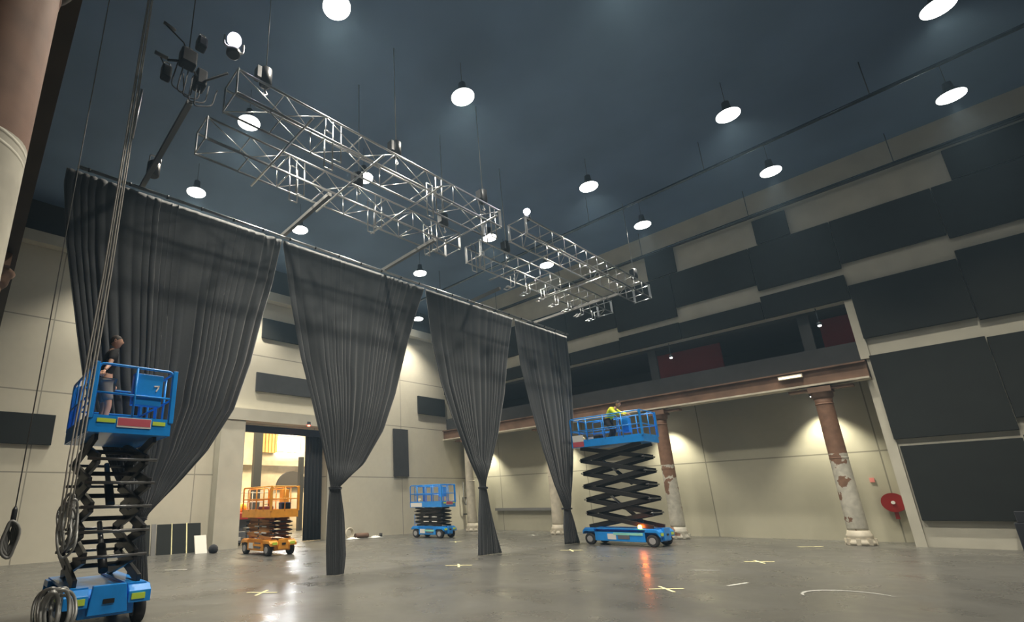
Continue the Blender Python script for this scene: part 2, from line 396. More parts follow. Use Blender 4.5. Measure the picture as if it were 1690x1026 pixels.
MB().tube(rounded([(-.3, 0, 2.6), (-.3, 0, 1.5), (-.15, 0, 1.3), (-.08, 0, 1.6)], .1), .03, 8).build('hose_loop', M_GREYP, t)
for z in (.8, 1.7): MB().box((-.1, -.1, z), (.1, .3, z+.06)).build('bracket', M_DARKM, t)

# ------------------------------------------------------------------ dark acoustic panels on the right wall
def rpanel(y0, y1, z0, z1, lab, mt=M_PANEL):
    bm = MB().box((XG-.13, y0+.012, z0), (XG-.02, y1-.012, z1))
    return one(bm, 'acoustic_panel', mt, lab, 'panel', 'dark acoustic panels on the right wall', bevel=.012)
YS = [14.9, 12.2, 9.75, 7.2, 4.35, 1.94, -.54, -3.2]
nm = ['hidden behind the rightmost curtain', 'right beside the rightmost curtain', 'over the end of the truss', 'above the raised blue lift', 'between the two gallery lamps', 'over the pale corner pier', 'at the right edge']
up = [8.85, 8.85, 8.60, 8.97, 8.72, 8.86, 8.72]
lo = [8.22, 8.22, 8.33, 8.29, 8.47, 8.06, 8.30]
for i in range(7):
    rpanel(YS[i+1], YS[i], up[i], 10.45, 'wide dark panel of the upper right wall, '+nm[i])
    zb = 7.63 if i < 5 else 6.23
    if i == 6: zb = 6.14
    rpanel(YS[i+1], YS[i], zb, lo[i], 'dark panel below the grey stepped band, '+nm[i])
rpanel(20.7, 14.9, 8.85, 10.45, 'long dark upper panel on the right wall reaching the far corner')
rpanel(20.7, 14.9, 7.63, 8.25, 'long dark lower panel on the right wall reaching the far corner')
rpanel(-.54, 1.94, 3.04, 5.66, 'large square dark panel of the right wall, middle height, beside the pale pier')
rpanel(-3.2, -.54, 3.36, 5.62, 'large dark panel of the right wall, middle height, cut by the right edge')
rpanel(-.54, 1.86, .72, 2.83, 'large dark panel lowest on the right wall above the pale plinth')
rpanel(-3.2, -.54, .72, 2.9, 'lowest dark panel on the right wall cut by the right edge')
rpanel(3.0, 4.05, 10.5, 11.45, 'small dark square panel high on the right wall near the ceiling')
rpanel(-3.4, -1.0, 10.5, 11.5, 'dark panel high on the right wall in the upper right corner')
rpanel(6.9, 8.1, 10.5, 11.6, 'dark high panel behind the end of the truss')
one(MB().box((XG-.07, -5.8, 11.62), (XG-.01, 20.6, 11.72)), 'cable_tray', M_PANEL2, 'thin dark tray running high along the right wall', 'tray')
one(MB().box((XG-.5, -1.6, 0), (XG-.14, .14, .70)).box((XG-.46, -1.55, .70), (XG-.18, .08, .98)), 'flight_case', M_BLACK, 'black case standing against the pale plinth at the right edge', 'case', bevel=.02)

# dark panels on the back wall
def bpanel(x0, x1, z0, z1, lab, mt=M_PANEL2):
    b = MB().box((x0, YB-.11, z0), (x1, YB-.015, z1))
    return one(b, 'wall_panel', mt, lab, 'panel', 'dark panels on the concrete back wall', bevel=.01)
bpanel(-.6, 2.13, 3.72, 4.74, 'dark horizontal panel on the concrete wall at the left edge behind the cable', M_PANEL)
bpanel(9.3, 13.3, 6.48, 7.34, 'dark grey horizontal panel on the concrete wall above the tall doorway')
bpanel(9.45, 13.3, 9.0, 9.96, 'dark horizontal panel high on the concrete wall between the first two curtains', M_PANEL)
bpanel(17.2, 18.22, 2.87, 5.38, 'tall upright dark panel on the concrete wall above the small blue lift')
bpanel(19.05, 21.2, 6.36, 7.38, 'dark horizontal panel on the concrete wall left of the third curtain', M_PANEL)

# panels leaning at the foot of the back wall
def lean(x0, x1, z1, y0, mt, name, lab, cat, group=None):
    b = MB().add([(x0, y0, .0), (x1, y0, .0), (x1, y0+.05, .0), (x0, y0+.05, .0), (x0, y0+.25, z1), (x1, y0+.25, z1), (x1, y0+.3, z1), (x0, y0+.3, z1)],
                 [(0,3,2,1),(4,5,6,7),(0,1,5,4),(1,2,6,5),(2,3,7,6),(3,0,4,7)])
    return one(b, name, mt, lab, cat, group)
gp = 'black boards leaning in a row on the back wall'
for i, (a, b) in enumerate(((4.95, 5.42), (5.66, 6.14), (6.18, 6.66), (6.71, 7.2))):
    lean(a, b, 1.02, 20.0, M_PANEL, 'leaning_board', ('leftmost black leaning board, next to the blue lift', 'black leaning board right of the wide grey gap', 'black leaning board between two pale yellow edges',
         'rightmost black leaning board, behind the white notice board')[i], 'board', gp)
lean(6.145, 6.175, 1.04, 19.99, M_TAPE, 'edge_strip', 'left thin pale yellow strip between the black leaning boards', 'strip', 'yellow strips between boards')
lean(6.665, 6.705, 1.04, 19.99, M_TAPE, 'edge_strip', 'right thin pale yellow strip between the black leaning boards', 'strip', 'yellow strips between boards')
lean(5.47, 5.62, 1.04, 19.98, M_GREYP, 'steel_post', 'grey upright post leaning between the black boards', 'post')
lean(6.78, 7.2, .6, 19.35, M_WHITE, 'notice_board', 'cream white board leaning before the rightmost black board', 'board')
bag = MB().lathe([(.05, 0), (.13, .02), (.17, .1), (.16, .2), (.1, .27), (.03, .3)], (7.3, 19.05, 0), 18)
one(bag, 'black_sack', M_BLACK, 'round black bag on the floor at the right corner of the white board', 'bag')

# junk along the wall right of the doorway
hc = MB()
for k in range(3):
    hc.tube([(14.2+.22*math.cos(a)*(1-.1*k), 20.45+.05*k, .26+.22*math.sin(a)*(1-.1*k)) for a in [2*math.pi*j/24 for j in range(24)]], .03, 8, closed=True)
one(hc, 'hose_coil', M_CREAM, 'small white coiled hose standing by the wall next to the second curtain', 'hose')
one(MB().cyl((14.5, 20.45, .12), (15.2, 20.4, .12), .11, 14), 'duct_pipe', M_RUSTD, 'short brown pipe lying on the floor beside the white hose coil', 'pipe')
for i, (x, y, lab) in enumerate(((15.35, 20.0, 'crumpled white rag on the floor left of the small dark tin'), (14.1, 20.1, 'crumpled pale rag on the floor under the white hose coil'))):
    r = MB(); vs = []; fs = []
    n = 14; q = random.Random(i)
    for a in range(n):
        for b in range(n):
            u, v = a/(n-1)-.5, b/(n-1)-.5; e = max(0, 1-4*(u*u+v*v))
            vs.append((x+u*.6, y+v*.4, .012+e*.1*q.random()))
    fs = [(a*n+b, a*n+b+1, (a+1)*n+b+1, (a+1)*n+b) for a in range(n-1) for b in range(n-1)]
    o = one(r.add(vs, fs, True), 'floor_rag', M_PALE, lab, 'rag'); s = o.modifiers.new('solid', 'SOLIDIFY'); s.thickness = .012
one(MB().cyl((15.75, 20.1, 0), (15.75, 20.1, .16), .07, 16).cyl((15.75, 20.1, .161), (15.75, 20.1, .18), .075, 16), 'paint_tin', M_DARKM, 'small dark tin on the floor right of the white rag', 'tin')

# ------------------------------------------------------------------ high bay lamps
LX = (4.3, 8.13, 14.25, 18.15); LY = (-1.39, 2.64, 6.78, 11.05, 15.1, 19.55)
lamps = {(0,2): 'bright high bay lamp at the top edge above the truss', (0,3): 'high bay lamp glowing through the left end of the truss', (0,4): 'high bay lamp above the first curtain near the left rail end',
 (1,2): 'bright high bay lamp alone above the truss, upper middle', (1,3): 'high bay lamp glowing through the middle of the left truss run', (1,4): 'small high bay lamp above the gap between first and second curtains',
 (2,0): 'bright violet-tinged high bay lamp cut by the upper right corner', (2,1): 'high bay lamp in the middle of the ceiling, left of a glossy streak', (2,2): 'high bay lamp right above the middle of the right truss run',
 (2,3): 'high bay lamp seen where the two truss runs meet', (2,4): 'high bay lamp above the second curtain just over the rail',
 (3,0): 'violet-tinged high bay lamp second from the top at the right edge', (3,1): 'high bay lamp below and right of the middle ceiling lamp', (3,2): 'high bay lamp over the far end of the truss',
 (3,3): 'high bay lamp seen through the right truss run', (3,5): 'high bay lamp seen between the second and third curtains',
 (0,1): 'high bay lamp overhead, just beyond the top of the frame at left', (1,1): 'high bay lamp overhead, just beyond the top of the frame in the middle',
 (0,5): 'high bay lamp by the back wall hidden behind the first curtain', (1,5): 'high bay lamp by the back wall just hidden by the first curtain edge', (2,5): 'high bay lamp by the back wall hidden behind the second curtain'}
proto = None
for (i, j), lab in lamps.items():
    if proto is None:
        proto = t = thing('high_bay_lamp', (0, 0, 0), lab, 'lamp')
        MB().lathe([(.007, ZC-11.5-.005), (.007, .42)], n=8).build('suspension_rod', M_HOUSE, t)
        MB().lathe([(.05, .42), (.09, .4), (.11, .2), (.25, .05), (.30, 0), (.29, -.001)], n=28).build('lamp_housing', M_HOUSE, t)
        MB().lathe([(.285, -.006), (.285, -.03), (.2, -.06), (.02, -.07)], n=28).build('lens', M_LAMP, t)
    else: t = dup(proto)
    t['label'] = lab; t['group'] = 'high bay lamps hanging from the ceiling'
    t.location = (LX[i], LY[j], 11.5)
for (i, j), lab in lamps.items():
    l = bpy.data.lights.new('lamp_beam', 'SPOT'); l.energy = SPOT_W*(1.0, .85, .8, 1.0)[i]; l.color = (1, .92, .77); l.spot_size = math.radians(88 if i == 3 and j < 5 else 114); l.spot_blend = 1.0 if i == 3 else .65; l.shadow_soft_size = .2
    o = bpy.data.objects.new('lamp_beam', l); COL.objects.link(o); o.location = (LX[i], LY[j], 11.42)

# glossy ceiling pipes
for x, z, r, lab in ((16.42, 11.5, .05, 'thin glossy dark pipe along the ceiling between the right lamp rows'), (20.75, 11.5, .04, 'thin dark pipe under the ceiling close to the right wall')):
    t = thing('ceiling_pipe', (x, 7, z), lab, 'pipe', 'glossy dark ceiling pipes')
    MB().cyl((0, -12.9, 0), (0, 13.5, 0), r, 16).build('pipe_run', mat('glossy_pipe', (.09, .12, .15), .25, .8), t)
    for y in range(-11, 14, 4): MB().cyl((0, y, r+.001), (0, y, ZC-z-.003), .012, 8).build('hanger', M_HOUSE, t)

# ------------------------------------------------------------------ curtain rail and outriggers
YC, ZR = 10.7, 8.15
t = thing('curtain_rail', (1.83, YC-.10, ZR+.02), 'long straight silver tube carrying the row of dark curtains', 'rail')
MB().cyl((-1.1, 0, 0), (16.6, 0, 0), .034, 10).build('rail_tube', M_ALU, t)
for k in range(24):
    x = -.9+k*.75
    MB().cyl((x-.02, 0, 0), (x+.02, 0, 0), .043, 10).build('rail_clip', M_DARKM, t)
for i, (x, y0, lab) in enumerate(((1.93, 7.7, 'grey square outrigger tube slanting up from the left end of the curtain rail'), (5.3, 8.5, 'grey square outrigger tube above the join of first and second curtains'),
                          (8.62, 8.5, 'grey square outrigger tube above the middle of the second curtain'), (12.6, 9.5, 'grey square outrigger tube reaching the rail above the third curtain'),
                          (16.3, 7.3, 'grey square outrigger tube reaching the rail above the fourth curtain'))):
    one(MB().bar((x, y0, 8.34), (x, YC+.12, 8.30), .09, .09), 'outrigger_tube', M_GREYP, lab, 'tube', 'outriggers between truss and curtain rail')
M_MOTOR = mat('motor_black', (.035, .036, .04), .4, .3)
# a small fixture clamped near the rail's left end
t = thing('clamped_motor', (2.02, 10.3, 8.352), 'small dark motor with a loop handle above the left end of the rail', 'motor')
MB().lathe([(.1, 0), (.13, .03), (.13, .3), (.08, .36)], n=18).build('motor_body', M_MOTOR, t)
MB().tube(rounded([(-.1, 0, .3), (-.1, 0, .5), (.12, 0, .5), (.12, 0, .3)], .06), .015, 8).build('handle', M_STEEL, t)

# ------------------------------------------------------------------ trusses
ZT0, ZT1 = 8.6, 9.1
def truss(x0, x1, y0, y1, bay, lab, dense=False):
    t = thing('box_truss', (x0, (y0+y1)/2, ZT0), lab, 'truss', 'aluminium box trusses')
    L = x1-x0; h = ZT1-ZT0; wy = (y1-y0)/2
    c0 = None
    for yy in (-wy, wy):
        for zz in (0, h):
            if c0 is None: c0 = MB().cyl((0, 0, 0), (L, 0, 0), .023, 10).build('chord', M_ALU, t); c = c0
            else: c = c0.copy(); COL.objects.link(c)
            c.location = (0, yy, zz)
    n = max(1, round(L/bay)); b = L/n
    rung = MB().cyl((0, -wy, 0), (0, wy, 0), .015, 8).build('rung', M_ALU, t)
    post = MB().cyl((0, 0, 0), (0, 0, h), .012, 8).build('post', M_ALU, t)
    dg = MB().cyl((0, 0, 0), (b, 0, h), .0105, 8).build('brace', M_ALU, t)
    dh = MB().cyl((0, -wy, 0), (b, wy, 0), .0105, 8).build('cross_brace', M_ALU, t)
    first = dict(r=True, p=True, d=True, h=True)
    def put(src, key, loc, sc_=(1,1,1)):
        if first[key]: o = src; first[key] = False
        else: o = src.copy(); COL.objects.link(o)
        o.location = loc; o.scale = sc_
    for i in range(n+1):
        put(rung, 'r', (i*b, 0, 0)); put(rung, 'r', (i*b, 0, h))
        if dense or i % 2 == 0 or i == n:
            put(post, 'p', (i*b, -wy, 0)); put(post, 'p', (i*b, wy, 0))
    for i in range(n):
        if not dense:
            s = 1 if i % 2 else -1
            put(dg, 'd', (i*b, -wy, 0 if s > 0 else h), (1, 1, s)); put(dg, 'd', (i*b, wy, h if s > 0 else 0), (1, 1, -s))
        if not dense and i % 2: put(dh, 'h', (i*b, 0, h))
        if dense and i % 3 == 0: put(dh, 'h', (i*b, 0, 0))
    if not dense or True:
        pl = MB()
        for x in (0, L): pl.box((x-.012 if x else 0, -wy-.03, -.03), (x+.012 if x == 0 else x, -wy+.05, h+.03)).box((x-.012 if x else 0, wy-.05, -.03), (x+.012 if x == 0 else x, wy+.03, h+.03))
        pl.build('end_plate', M_ALU, t)
    t['x0'] = x0; return t
TNL = truss(2.55, 9.9, 7.25, 7.85, .98, 'near aluminium truss, left run with diagonal bracing')
TFL = truss(2.55, 9.9, 8.75, 9.35, .98, 'far aluminium truss, left run above the first two curtains')
TNR = truss(10.7, 18.3, 7.0, 7.6, .62, 'near aluminium truss, right run of ladder-like rungs', True)
TFR = truss(10.7, 18.6, 8.65, 9.25, .62, 'far aluminium truss, right run above the third and fourth curtains', True)
# spreader tubes across both trusses, each run
for i, (x, lab) in enumerate(((3.9, 'spreader tube across both trusses near their left end'), (5.6, 'spreader tube across both trusses left of the second ceiling lamp'), (7.3, 'spreader tube across both trusses below the second lamp'),
                              (9.3, 'spreader tube across both trusses at the end of the left run'), (12.2, 'spreader tube across both trusses early in the right run'), (15.0, 'spreader tube across both trusses in the middle of the right run'))):
    one(MB().cyl((x, 6.9, ZT0-.046), (x, 9.6, ZT0-.046), .024, 10), 'spreader_tube', M_ALU, lab, 'tube', 'spreader tubes across the trusses')
# moving-head frames and hoists between the trusses
def hoist(x, y, lab):
    t = thing('chain_hoist', (x, y, 9.35), lab, 'hoist', 'chain hoists over the trusses')
    MB().lathe([(.06, 0), (.12, .03), (.12, .38), (.07, .43)], n=16).build('motor_body', M_MOTOR, t)
    MB().box((-.2, -.08, .08), (-.12, .08, .34)).build('gear_box', M_MOTOR, t)
    MB().tube([(.0, 0, 0), (0, 0, -.1), (.05, 0, -.16), (.0, 0, -.22), (-.04, 0, -.18)], .016, 8).build('hook', M_STEEL, t)
    MB().cyl((0, 0, .431), (0, 0, ZC-9.36), .012, 8).build('chain', M_STEEL, t)
for x, y, lab in ((3.2, 7.55, 'dark chain hoist over the left end of the near truss'), (6.5, 7.55, 'dark chain hoist over the middle of the near left truss'), (9.6, 7.55, 'dark chain hoist where the near left truss ends'),
                  (6.5, 9.05, 'dark chain hoist over the middle of the far left truss'), (9.6, 9.05, 'dark chain hoist where the far left truss ends'),
                  (12.4, 8.95, 'dark chain hoist over the start of the far right truss'), (17.9, 7.3, 'dark chain hoist over the far end of the near right truss')):
    hoist(x, y, lab)
def clampframe(tr, x, dx0):
    """upright alloy goalpost frame rising through a truss"""
    for dy in (-.16, .16):
        q = MB()
        for dx in (-.1, .1): q.cyl((x+dx-tr.location.x, dy, -.3), (x+dx-tr.location.x, dy, .62), .016, 8)
        for z in (-.3, .62): q.cyl((x-.1-tr.location.x, dy, z), (x+.1-tr.location.x, dy, z), .016, 8)
        q.build('clamp_frame', M_ALU, tr)
for tr, x in ((TNL, 4.75), (TFL, 4.75), (TFL, 7.0), (TNL, 7.7), (TFL, 9.0), (TNL, 9.75), (TFR, 10.9)): clampframe(tr, x, 0)
# small bent brackets hanging under the right run
for i in range(7):
    x = 12.6+i*.85-TFR.location.x
    o = MB().tube(rounded([(x, .1, .0), (x, .1, -.32), (x, .42, -.34), (x+.2, .42, -.32), (x+.2, .1, -.3), (x+.2, .1, 0)], .03), .015, 8).build('hanging_bracket', M_ALU, TFR)
    MB().box((x-.02, .22, -.32), (x+.22, .3, -.28)).build('clamp_plate', M_ALU, o)
# stage lights on the trusses
def stage_light(x, y, z, lab, s=1, look=(0,0,1.6)):
    t = thing('stage_light', (x, y, z), lab, 'stage light', 'stage lights on the trusses')
    d = (Vector(look)-Vector((x, y, z))).normalized()
    c = Vector((0, 0, .34*s))
    MB().lathe([(.09*s, 0), (.12*s, .02*s), (.12*s, .1*s), (.08*s, .13*s)], n=18).build('base_box', M_MOTOR, t)
    MB().tube(rounded([c+Vector((-.17*s, 0, 0)), (-.17*s, 0, .14*s), (.17*s, 0, .14*s), c+Vector((.17*s, 0, 0))], .05), .018*s, 8).build('yoke', M_STEEL, t)
    MB().cyl(c-d*.14*s, c+d*.14*s, .1*s, 20, .13*s).build('lamp_body', M_MOTOR, t)
    MB().cyl(c+d*.141*s, c+d*.16*s, .115*s, 20).build('lens', M_LAMPV, t)
p = at(385, 88, 2, 9.2)
stage_light(p.x, p.y, 9.15, 'lit stage light on the left tip of the near truss', 1.0)
stage_light(10.95, 7.1, 9.13, 'small lit stage light at the start of the near right truss', .8)
# dark cluster at the left end: motor bag, drum and cable box
t = thing('cable_basket', (1.78, 7.55, 8.6), 'dark bundle of cable bags and motors left of the trusses', 'rigging')
for k, (x, y, z, a, b, c) in enumerate(((0, 0, .3, .2, .16, .3), (.3, .25, .2, .14, .2, .34), (.1, -.35, .45, .12, .14, .2), (-.25, .3, .1, .12, .12, .26))):
    MB().box((x-a/1.5, y-b/1.5, z), (x+a/1.5, y+b/1.5, z+c)).build('motor_box', M_BLACK, t, bevel=.03)
    MB().tube(rounded([(x-.05, y, z+c), (x-.05, y, z+c+.1), (x+.05, y, z+c+.1), (x+.05, y, z+c)], .03), .01, 6).build('lifting_eye', M_STEEL, t)
MB().cyl((-.45, .0, .95), (-.25, .0, .91), .028, 12).build('drum', M_GREYP, t)
MB().cyl((-.48, .2, .45), (-.28, .15, .40), .032, 12).build('pulley', M_GREYP, t)
MB().tube([(-.42, 0, .93), (-.1, 0, .75), (0, 0, .55)], .012, 6).tube([(-.4, .2, .43), (-.25, .3, .3)], .012, 6).build('cable_link', M_DARKM, t)
MB().cyl((0, 0, .6), (0, 0, ZC-8.605), .01, 8).build('suspension', M_DARKM, t)
MB().tube([(-.3, .1, .32), (.0, .0, .4), (.3, .2, .3), (.65, -.15, .45)], .022, 8).build('support_arm', M_MOTOR, t)
for k in range(5):
    MB().tube(rounded([(.1*k-.15, .05*k, .3), (.1*k-.2, .1, -.15-.05*k), (.12*k+.05, .2, -.1), (.15*k, .2, .3)], .1), .012, 6).build('cable_loop', M_BLACK, t)

# ropes and hanging cables
def strand(a, b, sag, n=14):
    a, b = Vector(a), Vector(b)
    return [a.lerp(b, i/n)+Vector((0, 0, -sag*math.sin(math.pi*i/n))) for i in range(n+1)]
t = thing('rope_bundle', (1.15, 8.0, 1.0), 'bundle of pale hanging ropes passing in front of the near blue lift', 'rope')
for k, (dx, dy) in enumerate(((-.05, 0), (-.018, .03), (.015, -.01), (.05, .02))):
    p0 = Vector((dx*.6, dy, 11.55)); p1 = Vector((dx, dy, 4.0)); p2 = Vector((dx*1.4-.04, dy, 1.2+.1*k)); p3 = Vector((-.05+dx, dy, .35))
    MB().tube([p0, p0.lerp(p1, .5), p1, p1.lerp(p2, .5), p2, p3], .011, 6).build('rope_strand', M_ROPE, t)
MB().cyl((.05, 0, 6.4), (.08, 0, 7.4), .02, 8).build('steel_sleeve', M_ALU, t)
t = thing('silver_hose', (1.13, 8.14, 0), 'heap of looped silver hose hanging to the floor left of the near lift', 'hose')
def loop(c, rx, rz, tilt, r, n=28, y=.06):
    return [(c[0]+rx*math.cos(a), c[1]+tilt*math.sin(a)+y*math.sin(3*a), c[2]+rz*math.sin(a)) for a in [2*math.pi*i/n for i in range(n)]]
rr = random.Random(3)
for k in range(9):
    MB().tube(loop((rr.uniform(-.04, .1), rr.uniform(-.12, .12), .36+rr.uniform(-.02, .06)), .08+.012*k, .24+rr.uniform(-.03, .05), rr.uniform(-.1, .1), .02), .02, 8, closed=True).build('hose_loop', M_HOSE, t)
for k in range(6):
    MB().tube(loop((.04+rr.uniform(-.03, .03), rr.uniform(-.08, .08), 1.35+rr.uniform(-.1, .15)), .04+.014*k, .24+rr.uniform(-.05, .1), rr.uniform(-.06, .06), .02), .016, 8, closed=True).build('hanging_loop', M_HOSE, t)
t = thing('hanging_cable', (.57, 8, 1.3), 'thin dark cable hanging in front of the left wall with a coil at its end', 'cable')
MB().cyl((0, 0, .36), (-.02, 0, 11.2), .008, 6).build('cable_line', M_GREYP, t)
for k in range(5):
    MB().tube([(.075*math.cos(a)*(1-.17*k)+.012*math.sin(3*a+k), .022*(k-2), -.02+.21*math.sin(a)*(1-.1*k)+.01*k) for a in [2*math.pi*i/22 for i in range(22)]], .018, 8, closed=True).build('cable_coil', M_GREYP, t)
MB().lathe([(.015, .18), (.03, .2), (.028, .32), (.012, .36)], n=12).build('grip', M_MOTOR, t)

# ------------------------------------------------------------------ curtains
def curtain(name, left, right, tie, lab, nf, seed, tiez, side_dark=False):
    """left/right: [(z, x)] edges from rail to floor in the plane y=YC; tie = height of the knot"""
    q = random.Random(seed)
    def interp(T, z):
        T = sorted(T)
        if z <= T[0][0]: return T[0][1]
        for (a, xa), (b, xb) in zip(T, T[1:]):
            if z <= b:
                k = (z-a)/(b-a); return xa+(xb-xa)*k
        return T[-1][1]
    zs = []
    z = ZR-.02
    while z > .02:
        zs.append(z); z -= .10 if abs(z-tie) > .5 else .04
    zs.append(.015)
    N = nf*8
    # irregular fold phases
    ph = [0]
    for i in range(N): ph.append(ph[-1]+(2*math.pi/8)*(.75+.5*q.random())*(.55+.9*math.sin(i*.045+seed)**2))
    tot = ph[-1]; ph = [p/tot*nf*2*math.pi for p in ph]
    amp = [.35+1.0*q.random()*(.45+.55*math.sin(i*.8+seed)**2) for i in range(nf+3)]
    vs = []; fs = []
    for zi, z in enumerate(zs):
        l, r = interp(left, z), interp(right, z); wdt = r-l
        k = min(1, wdt/5.0)
        fall = (ZR-z)/ZR
        for j, p in enumerate(ph):
            u = j/N
            a = amp[int(p/(2*math.pi)) % len(amp)]
            A = (.012+.062*fall)*a*a*(.5+.5*min(1, wdt/1.2)) + .012*math.sin(u*7+seed)*k
            yy = A*math.sin(p+.3*math.sin(z*1.1+u*9))
            # near the knot the cloth bunches into a round bundle
            rb = wdt/2
            g = max(0, 1-wdt/1.1)
            ang = math.pi*(1-u)
            yb = -rb*.9*math.sin(ang) + .03*math.sin(p)
            xb = l+rb+rb*math.cos(ang)*1.0
            x = l+wdt*u + .02*math.cos(p)*min(1, wdt)
            vs.append((x*(1-g)+xb*g, yy*(1-g)+yb*g, z))
    # close the bundle at the back with a second sheet near and below the knot
    n = N+1
    for i in range(len(zs)-1):
        for j in range(N): fs.append((i*n+j, i*n+j+1, (i+1)*n+j+1, (i+1)*n+j))
    x0 = (interp(left, tie)+interp(right, tie))/2
    t = thing('stage_curtain', (x0, YC, 0), lab, 'curtain', 'dark curtains knotted near the floor')
    vs = [(a-x0, b, c) for a, b, c in vs]
    o = MB().add(vs, fs, True).build('cloth', M_CURT, t, fix=False)
    s = o.modifiers.new('solid', 'SOLIDIFY'); s.thickness = .012; s.offset = 1
    hw = (interp(right, tie)-interp(left, tie))/2
    b = MB()
    for k in range(2):
        b.tube([((hw+.012)*math.cos(a), -.02+(hw*.9+.03)*math.sin(a), tie+.03*k-.02) for a in [2*math.pi*i/22 for i in range(22)]], .014, 8, closed=True)
    b.build('tie', M_BLACK, t)
    return t
def edge(pts): return [((p := at(x, y, 1, YC)).z, p.x) for x, y in pts]
curtain('c1', edge([(104, 300), (108, 400), (125, 545), (135, 620), (160, 720), (195, 800), (219, 852), (221, 862), (214, 900), (210, 960)]) ,
        edge([(464, 396), (449, 465), (432, 522), (412, 600), (385, 675), (340, 745), (290, 800), (245, 846), (236, 862), (240, 900), (243, 960)]), 1.42,
        'first and widest dark curtain from the left, its knot behind the near lift', 26, 1, 0)
curtain('c2', edge([(466, 398), (480, 500), (496, 590), (515, 665), (532, 735), (543, 785), (545, 800), (541, 840), (538, 900), (539, 948)]),
        edge([(700, 474), (685, 520), (671, 570), (652, 650), (632, 710), (600, 765), (568, 795), (560, 802), (567, 850), (570, 915), (566, 948)]), 1.96,
        'second dark curtain from the left, hanging right of the tall doorway', 22, 2, 0)
curtain('c3', edge([(701, 474), (712, 560), (727, 630), (750, 700), (775, 760), (790, 792), (792, 800), (790, 850), (789, 916)]),
        edge([(846, 520), (838, 580), (832, 650), (822, 715), (808, 770), (801, 792), (800, 800), (808, 840), (818, 880), (828, 914)]), 1.96,
        'third dark curtain from the left, in front of the far corner', 16, 3, 0)
curtain('c4', edge([(848, 522), (858, 600), (875, 670), (895, 740), (915, 800), (930, 836), (931, 842), (930, 870), (932, 899)]),
        edge([(934, 548), (942, 620), (946, 690), (945, 760), (942, 810), (939, 836), (939, 842), (948, 870), (956, 897)]), 1.22,
        'fourth, rightmost dark curtain, beside the raised blue lift', 13, 4, 0)

# ------------------------------------------------------------------ people
def skin_mesh(pts, edges, sub=2):
    me = bpy.data.meshes.new('tmp'); me.from_pydata([p[0] for p in pts], edges, []); me.update()
    o = bpy.data.objects.new('tmp', me); COL.objects.link(o)
    o.modifiers.new('skin', 'SKIN')
    if not me.skin_vertices:
        bm = bmesh.new(); bm.from_mesh(me); bm.verts.layers.skin.verify(); bm.to_mesh(me); bm.free()
    for i, p in enumerate(pts):
        r = p[1] if isinstance(p[1], tuple) else (p[1], p[1]); me.skin_vertices[0].data[i].radius = r
        me.skin_vertices[0].data[i].use_root = (i == 0)
    s = o.modifiers.new('sub', 'SUBSURF'); s.levels = sub; s.render_levels = sub
    dg = bpy.context.evaluated_depsgraph_get(); dg.update()
    ev = o.evaluated_get(dg); m2 = bpy.data.meshes.new_from_object(ev)
    V = [tuple(v.co) for v in m2.vertices]; F = [tuple(p.vertices) for p in m2.polygons]
    bpy.data.objects.remove(o); bpy.data.meshes.remove(me); bpy.data.meshes.remove(m2)
    return V, F
def head_mesh(c, face, up, s=1.0):
    """head with brow, eye hollows, nose, mouth, chin and ears; face = direction looked at"""
    f = Vector(face).normalized(); u = Vector(up); r = f.cross(u).normalized(); u = r.cross(f)
    vs = []; fs = []; n, k = 28, 20
    for i in range(k+1):
        th = math.pi*i/k
        for j in range(n):
            ph = 2*math.pi*j/n
            X = math.sin(th)*math.sin(ph); Y = math.sin(th)*math.cos(ph); Z = math.cos(th)   # Y = forward
            x, y, z = X*.076, Y*.095, Z*.118
            if z < 0: x *= 1-.28*(-Z)**1.2; y *= 1-.18*(-Z)
            if Y > .2:
                fr = max(0, Y)
                y += .026*math.exp(-((x/.013)**2)-(((z+.022)/.024)**2))*fr      # nose
                y += .007*math.exp(-(((z-.035)/.012)**2))*fr                     # brow
                for e in (-1, 1): y -= .010*math.exp(-(((x-e*.032)/.014)**2)-(((z-.008)/.012)**2))
                y += .007*math.exp(-((x/.024)**2)-(((z+.060)/.007)**2))*fr       # lips
                y += .009*math.exp(-((x/.03)**2)-(((z+.1)/.016)**2))             # chin
            vs.append(Vector(c)+(r*x+f*y+u*z)*s)
    for i in range(k):
        for j in range(n): fs.append((i*n+j, i*n+(j+1) % n, (i+1)*n+(j+1) % n, (i+1)*n+j))
    out = MB().add(vs, fs, True)
    for e in (-1, 1):
        out.tube([Vector(c)+(r*e*.076+f*(.012*math.cos(a)-.008)+u*(.03*math.sin(a)))*s for a in [2*math.pi*q/12 for q in range(12)]], .009*s, 6, closed=True)
    return out, (r, f, u)
def hair_cap(c, axes, s=1.0, low=.02):
    r, f, u = axes; vs = []; fs = []; n, k = 24, 9
    for i in range(k+1):
        for j in range(n):
            ph = 2*math.pi*j/n; back = (1-math.cos(ph))/2
            th = (math.pi*.36+math.pi*.26*back)*i/k
            X = math.sin(th)*math.sin(ph); Y = math.sin(th)*math.cos(ph); Z = math.cos(th)
            vs.append(Vector(c)+(r*X*.084+f*(Y*.103-.004)+u*(Z*.127))*s)
    for i in range(k):
        for j in range(n): fs.append((i*n+j, i*n+(j+1) % n, (i+1)*n+(j+1) % n, (i+1)*n+j))
    return MB().add(vs, fs, True)
